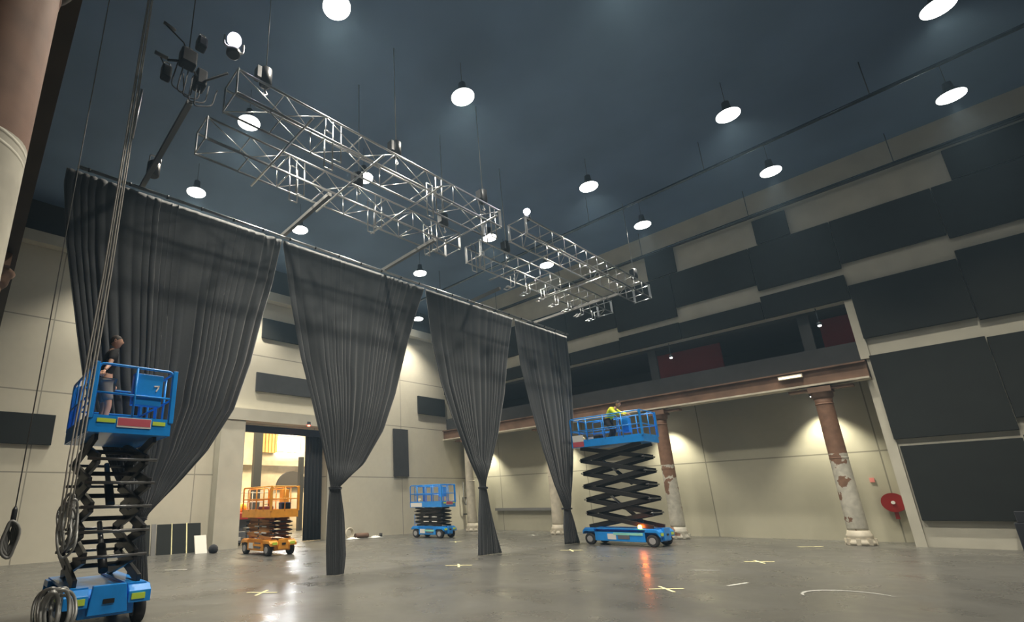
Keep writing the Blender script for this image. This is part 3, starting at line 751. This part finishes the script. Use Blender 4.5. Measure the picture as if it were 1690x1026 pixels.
def hand(wrist, d, palm_n, side, curl=.5):
    """palm, four fingers and thumb; d = pointing direction, palm_n = palm normal"""
    d = Vector(d).normalized(); n = Vector(palm_n); n = (n-d*n.dot(d)).normalized(); a = d.cross(n)*side
    w_ = Vector(wrist); V, F = skin_mesh([(w_, (.022, .018)), (w_+d*.045, (.034, .016)), (w_+d*.085, (.038, .014))], [(0,1),(1,2)], 1)
    mb = MB().add(V, F, True)
    for k, (o, ln) in enumerate(((.03, .07), (.01, .08), (-.01, .075), (-.03, .058))):
        b = w_+d*.08+a*o; p1 = b+(d*math.cos(curl*.6)+n*math.sin(curl*.6))*ln*.45
        p2 = p1+(d*math.cos(curl*1.6)+n*math.sin(curl*1.6))*ln*.32; p3 = p2+(d*math.cos(curl*2.4)+n*math.sin(curl*2.4))*ln*.25
        mb.tube([b, p1, p2, p3], [.0095, .009, .0085, .006], 8)
    tb = w_+d*.03+a*.03; mb.tube([tb, tb+(a*.6+d*.6+n*.2)*.045, tb+(a*.45+d*1.1+n*.6)*.06], [.012, .01, .007], 8)
    return mb
def person(root, J, face, mats, label, cat='person'):
    """J: named joints, local to the root empty"""
    t = root
    j = {k: Vector(v) for k, v in J.items()}
    order = ['pelvis', 'belly', 'chest', 'neck', 'throat', 'lsh', 'lel', 'lwr', 'rsh', 'rel', 'rwr', 'lhip', 'lkn', 'lan', 'ltoe', 'rhip', 'rkn', 'ran', 'rtoe']
    rad = dict(pelvis=(.13, .1), belly=(.125, .095), chest=(.145, .105), neck=(.07, .065), throat=.052, lsh=.056, rsh=.056, lel=.04, rel=.04, lwr=.027, rwr=.027,
               lhip=.085, rhip=.085, lkn=.055, rkn=.055, lan=.036, ran=.036, ltoe=.03, rtoe=.03)
    E_ = [('pelvis','belly'),('belly','chest'),('chest','neck'),('neck','throat'),('chest','lsh'),('lsh','lel'),('lel','lwr'),('chest','rsh'),('rsh','rel'),('rel','rwr'),
          ('pelvis','lhip'),('lhip','lkn'),('lkn','lan'),('lan','ltoe'),('pelvis','rhip'),('rhip','rkn'),('rkn','ran'),('ran','rtoe')]
    ix = {k: i for i, k in enumerate(order)}
    V, F = skin_mesh([(j[k], rad[k]) for k in order], [(ix[a], ix[b]) for a, b in E_], 2)
    mb = MB().add(V, F, True)
    up = (j['head']-j['throat']).normalized()
    hm, axes = head_mesh(j['head'], face, up)
    mb.add(hm.v, hm.f, True)
    for s, wname, el in ((1, 'lwr', 'lel'), (-1, 'rwr', 'rel')):
        d = (j[wname]-j[el]).normalized()
        h = hand(j[wname], d, (0, 0, -1) if abs(d.z) < .8 else axes[1], s, .7); mb.add(h.v, h.f, True)
    mb.build('body', M_SKIN, t, fix=False)
    hair_cap(j['head'], axes).build('hair', M_HAIR, t)
    def garment(names, edges, grow, mt, nm):
        ii = {k: i for i, k in enumerate(names)}
        pts = []
        for k in names:
            src = cut.get(k)
            if src: P_ = j[src[0]].lerp(j[src[1]], src[2]); R_ = src[3]
            else: P_ = j[k]; R_ = rad[k]
            R_ = R_ if isinstance(R_, tuple) else (R_, R_)
            pts.append((P_, (R_[0]+grow, R_[1]+grow)))
        V, F = skin_mesh(pts, [(ii[a], ii[b]) for a, b in edges], 2)
        MB().add(V, F, True).build(nm, mt, t, fix=False)
    cut = {'lslv': ('lsh', 'lel', .75, .045), 'rslv': ('rsh', 'rel', .75, .045), 'lcuf': ('lel', 'lwr', .95, .03), 'rcuf': ('rel', 'rwr', .95, .03), 'hem': ('pelvis', 'belly', .0, (.13, .1)),
           'lsho': ('lhip', 'lkn', .85, .065), 'rsho': ('rhip', 'rkn', .85, .065), 'nk': ('chest', 'neck', .75, (.08, .075))}
    if mats['sleeve'] == 'short':
        garment(['hem', 'belly', 'chest', 'nk', 'lsh', 'lslv', 'rsh', 'rslv'], [('hem','belly'),('belly','chest'),('chest','nk'),('chest','lsh'),('lsh','lslv'),('chest','rsh'),('rsh','rslv')], .018, mats['top'], 'shirt')
        garment(['pelvis', 'lhip', 'lsho', 'rhip', 'rsho'], [('pelvis','lhip'),('lhip','lsho'),('pelvis','rhip'),('rhip','rsho')], .022, mats['legs'], 'shorts')
    else:
        garment(['hem', 'belly', 'chest', 'nk', 'lsh', 'lel', 'lcuf', 'rsh', 'rel', 'rcuf'], [('hem','belly'),('belly','chest'),('chest','nk'),('chest','lsh'),('lsh','lel'),('lel','lcuf'),('chest','rsh'),('rsh','rel'),('rel','rcuf')], .025, mats['top'], 'jacket')
        garment(['pelvis', 'lhip', 'lkn', 'lan', 'rhip', 'rkn', 'ran'], [('pelvis','lhip'),('lhip','lkn'),('lkn','lan'),('pelvis','rhip'),('rhip','rkn'),('rkn','ran')], .018, mats['legs'], 'trousers')
    for a, b in (('lan', 'ltoe'), ('ran', 'rtoe')):
        A, B = j[a], j[b]; dd = (B-A); dd.z = 0; dd.normalize()
        V, F = skin_mesh([(Vector((A.x, A.y, .06))-dd*.05, (.045, .05)), (Vector((A.x, A.y, .05))+dd*.08, (.045, .04)), (Vector((A.x, A.y, .04))+dd*.17, (.04, .03))], [(0,1),(1,2)], 1)
        MB().add([(x, y, max(z, .0)) for x, y, z in V], F, True).build('shoe', M_SHOE, t, fix=False)
    return t

# ------------------------------------------------------------------ scissor lifts
def lift(loc, rz, L, W, zb, zp, htop, stages, paint, lab, opts):
    t = thing('scissor_lift', loc, lab, 'scissor lift', None, rz)
    hl, hw = L/2, W/2
    rw = .19
    # chassis
    ch = MB().prism([(-hl+.02, .16), (-hl+.02, .40), (-hl+.16, zb-.04), (hl-.1, zb-.04), (hl-.02, .42), (hl-.02, .16)], 0, -hw+.2, hw-.2)
    ch.build('chassis', paint, t, bevel=.012)
    for s in (-1, 1):
        o = MB().prism([(-hl+.44, .14), (-hl+.44, .44), (-hl+.36, zb-.12), (hl-.36, zb-.12), (hl-.42, .44), (hl-.42, .14)], 0, s*(hw-.199), s*(hw-.02))
        tr = o.build('battery_tray', paint, t, bevel=.012)
        q = MB()
        q.box((s*(hw-.019), -.35, .22), (s*(hw-.006), .05, .40)); q.build('tray_door', M_CASE, tr)
        MB().box((s*(hw-.019), .12, .2), (s*(hw-.005), .42, .38)).build('decal', M_PALE, tr)
        MB().box((s*(hw-.019), -hl+.5, zb-.215), (s*(hw-.004), hl*.15, zb-.14)).build('reflective_strip', opts.get('strip', M_YG), tr)
        MB().box((s*(hw-.3), -hl+.05, zb-.039), (s*(hw-.05), hl-.05, zb+.0)).build('deck_edge', paint, t)
    # front end: raised centre plate, corner mudguards with reflectors
    MB().prism([(-hw+.3, .2), (-hw+.34, zb+.02), (hw-.34, zb+.02), (hw-.3, .2)], 1, -hl-.06, -hl+.02).build('front_plate', paint, t, bevel=.01)
    MB().box((-.07, -hl-.075, .34), (.07, -hl-.061, .40)).build('tow_slot', M_DARKM, t)
    for s in (-1, 1):
        g = MB().prism([(-hl-.05, .30), (-hl-.05, zb-.1), (-hl+.05, zb-.02), (-hl+.42, zb-.02), (-hl+.42, zb-.12), (-hl+.06, zb-.12)], 0, s*(hw-.3), s*hw)
        gg = g.build('mudguard', paint, t, bevel=.01)
        MB().box((s*(hw-.26), -hl-.064, .35), (s*(hw-.08), -hl-.051, .43)).build('reflector', M_YG, gg)
        g = MB().prism([(hl+.03, .34), (hl+.03, zb-.1), (hl-.05, zb-.02), (hl-.42, zb-.02), (hl-.42, zb-.12), (hl-.04, zb-.12)], 0, s*(hw-.3), s*hw)
        g.build('mudguard', paint, t, bevel=.01)
    # wheels
    wh = None
    for sx in (-1, 1):
        for sy in (-1, 1):
            if wh is None:
                wh = MB().tube([(-.075, 0, 0), (-.06, 0, 0), (.06, 0, 0), (.075, 0, 0)], [rw-.03, rw, rw, rw-.03], 28).build('wheel', M_TYRE, t)
                hb = MB().cyl((-.085, 0, 0), (.085, 0, 0), rw*.55, 18).build('hub', M_HUB, wh); x = wh
            else: x = wh.copy(); COL.objects.link(x); c = hb.copy(); COL.objects.link(c); c.parent = x
            x.location = (sx*(hw-.09), sy*(hl-.22), rw)
    # scissor stack
    z0 = zb+.03; z1 = zp-.02; dz = (z1-z0)/stages; Lh = hl-.16
    bh = .145 if dz > .25 else .09
    cz = 0
    def arm(x, a, b, nm='scissor_arm'):
        MB().bar(a, b, .055, bh, (0, 0, 1)).build(nm, opts.get('arms', M_DARKM), t, bevel=.006)
    for i in range(stages):
        za, zc = z0+dz*i, z0+dz*(i+1)
        for s in (-1, 1):
            xo, xi = s*(hw-.14), s*(hw-.215)
            if i % 2: xo, xi = xi, xo
            arm(0, (xo, -Lh, za), (xo, Lh, zc)); arm(0, (xi, Lh, za), (xi, -Lh, zc))
        MB().cyl((-hw+.1, 0, za+dz/2), (hw-.1, 0, za+dz/2), .035, 12).build('pivot_tube', M_DARKM, t)
    for i in range(1, stages):
        for s in (-1, 1):
            MB().cyl((-hw+.07, s*Lh, z0+dz*i), (hw-.07, s*Lh, z0+dz*i), .024 if dz > .25 else .02, 12).build('pivot_tube', M_TUBE if dz > .25 else M_DARKM, t)
    if dz > .25:
        for (ya, za, yb, zb_) in ((-Lh*.55, z0+dz*.35, Lh*.35, z0+dz*2.3), (-Lh*.4, z0+dz*3.1, Lh*.45, z0+dz*5.0)):
            mid = Vector((0, (ya+yb)/2, (za+zb_)/2)); rm = MB().cyl((0, ya, za), mid, .065, 16).build('lift_ram', M_DARKM, t)
            MB().cyl(mid, (0, yb, zb_), .04, 14).build('ram_rod', M_STEEL, rm)
    else:
        for k in range(4):
            MB().box((-hw+.09, -.55+.5*(k % 2), z0+.16+.2*(k//2)), (-hw+.108, -.25+.5*(k % 2), z0+.2+.2*(k//2))).build('arm_marking', M_PALE, t)
    # platform
    zd = zp+.10
    pw, pl = hw+.02, hl+.03
    MB().box((-pw+.02, -pl+.02, zp), (pw-.02, pl-.02, zp+.10)).build('platform_deck', opts.get('deck', paint), t, bevel=.01)
    def side(p, q, nm, posts, mid=True):
        """toe board, guard rail of tubes between two corners"""
        p = Vector((*p, zp)); q = Vector((*q, zp)); d = (q-p); ln = d.length; d.normalize()
        MB().bar(p+Vector((0, 0, .13)), q+Vector((0, 0, .13)), .02, .26).build('toe_board', paint, t)
        g = MB()
        H = Vector((0, 0, htop))
        g.tube(rounded([p+d*.03+Vector((0, 0, .2)), p+d*.03+H, q-d*.03+H, q-d*.03+Vector((0, 0, .2))], .09), .021, 8)
        g.tube([p+d*.03+Vector((0, 0, .6)), q-d*.03+Vector((0, 0, .6))], .017, 8)
        for k in range(1, posts+1):
            r_ = p+d*ln*k/(posts+1); g.tube([r_+Vector((0, 0, .2)), r_+H], .019, 8)
        return g.build('guard_rail', paint, t)
    side((-pw, -pl), (pw, -pl), 'front', 1); side((-pw, pl), (pw, pl), 'back', 1)
    side((-pw, -pl), (-pw, pl), 'left', 3); side((pw, -pl), (pw, pl), 'right', 3)
    # thick corner posts at the front
    for s in (-1, 1):
        MB().box((s*pw-.035, -pl-.03, zp+.2), (s*pw+.035, -pl+.03, zp+htop+.02)).build('corner_post', paint, t, bevel=.008)
    # extension deck rails inside
    for s in (-1, 1):
        g = MB()
        g.tube(rounded([(s*(pw-.07), -pl*.35, zp+.15), (s*(pw-.07), -pl*.35, zp+htop-.06), (s*(pw-.07), pl*.75, zp+htop-.06), (s*(pw-.07), pl*.75, zp+.15)], .08), .018, 8)
        g.tube([(s*(pw-.07), -pl*.35, zp+.55), (s*(pw-.07), pl*.75, zp+.55)], .015, 8)
        g.build('extension_rail', paint, t)
    cb = MB().box((-.03 if opts.get('ctrl_front') else pw-.3, -pl+.02 if opts.get('ctrl_front') else -.5, zp+.46),
                  (.40 if opts.get('ctrl_front') else pw-.06, -pl+.16 if opts.get('ctrl_front') else -.25, zp+htop-.08))
    c = cb.build('control_panel', paint, t, bevel=.01)
    if opts.get('ctrl_front'):
        MB().bar((.27, -pl+.012, zp+.78), (.35, -pl+.012, zp+.79), .005, .022).bar((.345, -pl+.012, zp+.79), (.305, -pl+.012, zp+.70), .005, .02, (1, 0, 0)).build('white_mark', M_PALE, c)
    # stickers on the front toe board
    f = -pl-.018
    if opts.get('front_sign', True):
        MB().box((-pw+.1, f-.006, zp+.15), (-.22, f, zp+.21)).build('reflective_strip', M_YG, t)
        MB().box((.30, f-.006, zp+.15), (pw-.08, f, zp+.21)).build('reflective_strip', M_YG, t)
        sg = MB().box((-.2, f-.006, zp+.09), (.28, f, zp+.24)).build('sign_plate', M_PALE, t)
        r_ = MB(); r_.box((-.19, f-.009, zp+.115), (.27, f-.0065, zp+.23)); r_.build('red_band', M_REDS, sg)
    if opts.get('side_sign'):
        MB().box((-pw-.02, pl-.5, zp+.02), (-pw-.012, pl-.06, zp+.2)).build('sign_plate', M_REDS, t)
        MB().box((-pw-.02, pl-.5, zp+.201), (-pw-.012, pl-.06, zp+.44)).build('sign_plate', M_PINK if False else M_PALE, t)
    if opts.get('side_white'):
        MB().box((-pw-.02, pl-.75, zp+.02), (-pw-.012, pl-.05, zp+.2)).build('sign_plate', M_PALE, t)
    if opts.get('beacon'):
        b_ = MB().lathe([(.05, 0), (.06, .02), (.06, .09), (.03, .12)], (-hw+.02, opts['beacon'], zb+.0), 16).build('beacon', M_BEACON, t)
    lad = MB()
    for z in (.35, .6, .85): lad.tube([(-.18, pl+.03, z), (.18, pl+.03, z)], .012, 6)
    for s in (-.18, .18): lad.tube([(s, pl+.03, .25), (s, pl+.03, 1.0)], .012, 6)
    if dz < .25: lad.build('ladder', paint, t)
    return t

# near lift, front end towards the camera
lift((1.86, 9.6, 0), 0, 1.95, 1.10, .56, 2.70, 1.05, 6, M_BLUE, 'near blue scissor lift, raised, carrying a person in a dark shirt', dict(ctrl_front=True))
# raised lift with the amber beacon
lift((17.78, 8.95, 0), 0, 2.62, 1.12, .56, 3.36, 1.06, 6, M_BLUE, 'raised blue scissor lift right of the curtains with an orange beacon', dict(beacon=-.75, side_sign=True, strip=M_MINT, front_sign=False))
# small stowed lift
lift((16.95, 17.7, 0), math.radians(6), 1.86, .95, .5, 1.33, .98, 5, M_BLUE, 'small lowered blue scissor lift parked at the back wall', dict(side_white=True, strip=M_MINT))
# orange lift in front of the doorway
lift((8.42, 17.05, 0), math.radians(3), 1.95, 1.0, .5, 1.2, 1.0, 5, M_ORANGE, 'lowered orange scissor lift parked in front of the tall doorway', dict(strip=M_ORANGE, front_sign=False, arms=mat('dull_orange', (.42, .19, .05), .6)))

# people on the lifts
zf = 2.70+.101
t = thing('person', (1.62, 9.75, zf), 'person in a black t-shirt and grey shorts standing in the near blue lift', 'person')
person(t, dict(pelvis=(0,0,.92), belly=(.01,0,1.08), chest=(.03,0,1.30), neck=(.04,0,1.46), throat=(.055,-.01,1.53), head=(.085,-.02,1.645),
               lsh=(.03,.19,1.40), lel=(.03,.26,1.14), lwr=(.16,.2,.95), rsh=(.04,-.19,1.40), rel=(-.02,-.30,1.16), rwr=(-.10,-.42,1.02),
               lhip=(0,.095,.86), lkn=(.05,.11,.48), lan=(.0,.12,.09), ltoe=(.14,.13,.04), rhip=(0,-.095,.86), rkn=(.08,-.12,.48), ran=(.02,-.13,.09), rtoe=(.16,-.17,.04)),
       (1, -.35, .12), dict(sleeve='short', top=M_TSHIRT, legs=M_SHORTS), '')
zf = 3.36+.101
t = thing('person', (17.62, 8.88, zf), 'person in a yellow hi-vis jacket bending over the rail of the raised lift', 'person')
person(t, dict(pelvis=(0,.12,.80), belly=(0,.02,.93), chest=(0,-.13,1.10), neck=(0,-.24,1.21), throat=(0,-.28,1.255), head=(-.01,-.37,1.34),
               lsh=(.19,-.16,1.17), lel=(.22,-.36,1.0), lwr=(.14,-.58,.96), rsh=(-.19,-.16,1.17), rel=(-.23,-.34,.98), rwr=(-.18,-.56,.92),
               lhip=(.095,.1,.76), lkn=(.11,-.06,.42), lan=(.12,.12,.09), ltoe=(.13,-.02,.04), rhip=(-.095,.1,.76), rkn=(-.12,-.08,.42), ran=(-.13,.1,.09), rtoe=(-.14,-.04,.04)),
       (0, -1, -.25), dict(sleeve='long', top=M_HIVIS, legs=M_TROU), '')
# things lying in the raised platform
t = thing('tool_bag', (17.42, 10.0, zf), 'pale yellow bag on the deck at the left end of the raised lift', 'bag')
MB().lathe([(.1, 0), (.14, .04), (.14, .24), (.09, .3)], n=16).build('bag_body', M_BAG, t)
MB().tube(rounded([(-.08, 0, .28), (-.05, 0, .42), (.05, 0, .42), (.08, 0, .28)], .05), .012, 8).build('handle', M_DARKM, t)
t = thing('tool_bag', (17.45, 9.5, zf), 'dark tool bag on the raised lift deck behind the bending person', 'bag')
MB().box((-.15, -.3, 0), (.15, .25, .3)).build('bag_body', M_DARKM, t, bevel=.05)
MB().box((-.155, -.05, .1), (-.1501, .15, .25)).build('label_patch', M_PALE, t)
t = thing('tool_bag', (16.62, 18.2, 1.33+.101), 'small pale bag in the platform of the small lowered lift', 'bag')
MB().lathe([(.08, 0), (.12, .04), (.11, .22), (.06, .3)], n=14).build('bag_body', M_BAG, t)
t = thing('tool_box', (8.25, 17.0, 1.301), 'dark red tool box in the platform of the orange lift', 'box')
MB().box((-.22, -.14, 0), (.22, .14, .26)).build('box_body', mat('dark_red_box', (.15, .03, .04), .5), t, bevel=.02)
MB().tube(rounded([(-.1, 0, .25), (-.1, 0, .33), (.1, 0, .33), (.1, 0, .25)], .03), .012, 8).build('handle', M_DARKM, t)
t = thing('work_monitor', (8.66, 16.38, 1.305), 'small dark blue screen-like box at the right end of the orange lift platform', 'box')
MB().box((-.2, -.1, 0), (.16, .1, .38)).build('box_body', mat('navy_box', (.02, .03, .08), .4), t, bevel=.02)
MB().box((-.17, -.108, .05), (.13, -.101, .34)).build('front_face', M_GLASS, t)

# ------------------------------------------------------------------ floor marks
def cross(px, py, rot, lab, s=.3, mt=M_TAPE, arms=2):
    p = at(px, py, 2, 0); b = MB()
    for k in range(arms):
        a = rot+k*math.pi/2; d = Vector((math.cos(a), math.sin(a), 0))*s
        c = Vector((p.x, p.y, .004+.004*k)); b.bar(c-d, c+d, .055, .003)
    return one(b, 'tape_cross' if arms == 2 else 'tape_strip', mt, lab, 'tape mark', 'tape marks on the floor')
cross(432, 978, .75, 'pale tape cross on the floor between the near lift and the second curtain', .3)
cross(757, 933, .78, 'yellow tape cross on the floor left of the third curtain foot', .34)
cross(943, 908, .7, 'yellow tape cross on the floor at the foot of the rightmost curtain', .34)
cross(1100, 972, .8, 'brightest yellow tape cross on the open floor right of the orange reflection', .3)
cross(1253, 927, .6, 'yellow tape cross on the right part of the floor before the columns', .32)
cross(752, 894, .8, 'tiny pale tape cross on the floor beside the small lowered lift', .25)
cross(880, 883, .8, 'tiny pale tape cross far back between the third and fourth curtains', .25, M_TAPEW)
cross(1337, 902, -.9, 'pale tape strip on the floor left of the nearest rusty column', .35, arms=1)
cross(290, 940, -.7, 'pale tape strip on the floor below the black leaning boards', .3, M_TAPEW, 1)
cross(1218, 964, -.25, 'worn pale tape strip on the floor below the right tape cross', .3, M_TAPEW, 1)
cross(1165, 941, -.9, 'faint pale strip on the floor above the brightest tape cross', .25, M_CHALK, 1)
cross(1375, 893, -.9, 'faint pale strip near the foot of the recess wall', .35, M_CHALK, 1)
arc = []
for k in range(0, 15):
    a = math.radians(-60+k*12); arc.append(Vector((10.9+.62*math.cos(a+.2), 2.0+.62*math.sin(a+.2), .004)))
b = MB(); vs = []
for k, p in enumerate(arc):
    d = (arc[min(k+1, 14)]-arc[max(k-1, 0)]).normalized(); s = Vector((-d.y, d.x, 0))*.028*(.4+math.sin(math.pi*k/14))
    vs += [p-s, p+s]
b.add(vs, [(2*i, 2*i+1, 2*i+3, 2*i+2) for i in range(14)])
one(b, 'chalk_arc', M_CHALK, 'curved chalk scuff on the floor at lower right', 'scuff mark')

# ------------------------------------------------------------------ hall beyond the doorway
HY = 33.0
struct(MB().box((2, HY, 0), (XR+3, HY+.3, 10)).build('wall_hall', M_WARMW))
struct(MB().box((1.7, YB+.8, 0), (2, HY, 10)).box((XR+3, YB+.8, 0), (XR+3.3, HY, 10)).build('wall_hall_side', M_WARMW))
struct(MB().box((1.7, YB+.8, 10), (XR+3.3, HY+.3, 10.2)).build('ceiling_hall', M_WARMW))
# arch on the stone wall, window above, yellow cladding
p0 = at(480, 805, 1, HY); rA = 1.2
ar = [(p0.x+rA*math.cos(a), p0.z+.0+rA*.95*math.sin(a)) for a in [math.pi*i/20 for i in range(21)]]
one(MB().prism(ar, 1, HY-.25, HY-.01), 'brick_arch', mat('dark_arch', (.05, .043, .04), .8), 'dark half-round arch seen through the doorway behind the orange lift', 'arch')
p = at(457, 720, 1, HY-.1); q_ = at(494, 746, 1, HY-.1)
w1 = MB().box((p.x, HY-.12, q_.z), (q_.x, HY-.02, p.z)).build('window_1', M_WINDOW); struct(w1)
fr = MB().box((p.x-.1, HY-.2, q_.z-.1), (q_.x+.1, HY-.13, q_.z)).box((p.x-.1, HY-.2, p.z), (q_.x+.1, HY-.13, p.z+.1)).box((p.x-.1, HY-.2, q_.z), (p.x, HY-.13, p.z)).box((q_.x, HY-.2, q_.z), (q_.x+.1, HY-.13, p.z))
fr.build('window_frame', M_CREAM, w1)
a = at(429, 712, 1, HY-.3); b2 = at(456, 742, 1, HY-.3)
cl = MB(); x = a.x
while x < b2.x+.02:
    cl.box((x, HY-.32, b2.z-.2), (x+.16, HY-.22, a.z+1.2)); x += .24
cl.box((a.x, HY-.22, b2.z-.2), (b2.x, HY-.01, a.z+1.2))
one(cl, 'yellow_cladding', M_YCORR, 'ribbed yellow sheeting high behind the doorway left of the bright window', 'cladding')
a = at(395, 757, 1, HY-.4); b2 = at(520, 770, 1, HY-.4)
one(MB().box((a.x, HY-.5, b2.z), (b2.x+1.5, HY-.3, a.z-.05)), 'stone_cornice', M_WARMW, 'pale stone cornice below the bright window in the far hall', 'cornice')
for k, (px, w_, lab) in enumerate(((421, .5, 'dark steel post standing beyond the doorway, left part'), (496, .26, 'thin dark steel post beyond the doorway next to the arch'))):
    y_ = 30.0; p = at(px, 850, 1, y_)
    one(MB().box((p.x-w_/2, y_, 0), (p.x+w_/2, y_+.3, 9.9 if k == 0 else 4.6)), 'steel_post', M_DARKM, lab, 'post')
# drapes in the doorway
def drape(x0, x1, y, lab):
    n = 40; vs = []
    for k in range(n+1):
        u = k/n; xx = x0+(x1-x0)*u; yy = y+.06*math.sin(u*math.pi*2*5)
        vs += [(xx, yy, .02), (xx, yy, DZ-.03)]
    o = one(MB().add(vs, [(2*i, 2*i+1, 2*i+3, 2*i+2) for i in range(n)], True), 'door_drape', M_BLACK, lab, 'curtain', 'black drapes in the doorway')
    s = o.modifiers.new('solid', 'SOLIDIFY'); s.thickness = .02
p = at(388, 800, 1, YB+.4)
drape(DX0+.02, 9.05, YB+.4, 'narrow black drape along the left side of the tall doorway')
drape(12.15, DX1-.02, YB+.4, 'black drape covering the right side of the tall doorway')
one(MB().box((DX0+.02, YB+.12, DZ-.30), (DX1-.02, YB+.28, DZ-.01)), 'door_track', mat('navy_track', (.03, .045, .09), .5), 'dark blue track box across the top of the doorway', 'track')
t = thing('door_beacon', (11.72, YB-.62, 5.02), 'small red lamp under the lintel of the tall doorway', 'lamp')
MB().box((-.08, -.03, .06), (.08, .015, .2)).build('lamp_housing', M_HOUSE, t); MB().lathe([(.05, 0), (.065, .02), (.05, .059)], n=14).build('lens', M_REDLED, t)
# red flatbed and grey cases
t = thing('flatbed_trolley', (10.7, 22.75, 0), 'red flatbed trolley beyond the doorway behind the orange lift', 'trolley')
MB().box((-1.6, -.6, 1.02), (.7, .6, 1.30)).build('bed', M_REDBED, t, bevel=.02)
for x in (-1.3, .4):
    for s in (-1, 1): MB().cyl((x, s*.52, .2), (x, s*.4, .2), .2, 20).build('wheel', M_TYRE, t)
MB().box((-1.5, -.35, .41), (.6, .35, 1.019)).build('frame', M_CASE, t)
for s in (-1.5, -.6): MB().tube([(s, -.55, 1.3), (s, -.55, 2.2)], .02, 8).build('stake', M_PALE, t)
MB().tube([(-1.6, -.55, 2.15), (.4, -.55, 2.15)], .02, 8).tube([(-1.6, -.55, 1.75), (.4, -.55, 1.75)], .02, 8).build('rail', M_PALE, t)
for k, (x, y, h, lab) in enumerate(((9.3, 21.85, .55, 'grey road case low beyond the doorway in front of the red trolley'), (10.0, 21.85, .7, 'second grey road case beyond the doorway, nearer the orange lift'))):
    t = thing('road_case', (x, y, 0), lab, 'case', 'grey road cases')
    MB().box((-.33, -.25, .1), (.33, .25, h)).build('case_body', M_CASE, t, bevel=.02)
    MB().box((-.335, -.26, h*.55), (.335, .26, h*.6)).build('trim_band', M_ALU, t)
    MB().box((-.1, -.262, .2), (.1, -.2505, .34)).build('label_plate', M_PALE, t)
    for sx in (-.25, .25):
        for sy in (-.18, .18): MB().cyl((sx, sy-.02, .05), (sx, sy+.02, .05), .05, 12).build('castor', M_TYRE, t)
t = thing('yellow_float', (9.95, 22.95, 1.31), 'yellow round buoy-like object on the red trolley', 'float')
MB().lathe([(.05, 0), (.2, .06), (.24, .2), (.18, .36), (.05, .42)], n=20).build('body', mat('bright_yellow', (.9, .65, .05), .5), t)
for x, y, z in ((12, 27, 9.0), (18.5, 28, 9.0), (8, 25, 9)):
    l = bpy.data.lights.new('hall_lamp', 'AREA'); l.shape = 'DISK'; l.size = 1.2; l.energy = HALL_W; l.color = (1, .80, .48)
    o = bpy.data.objects.new('hall_lamp', l); COL.objects.link(o); o.location = (x, y, z)
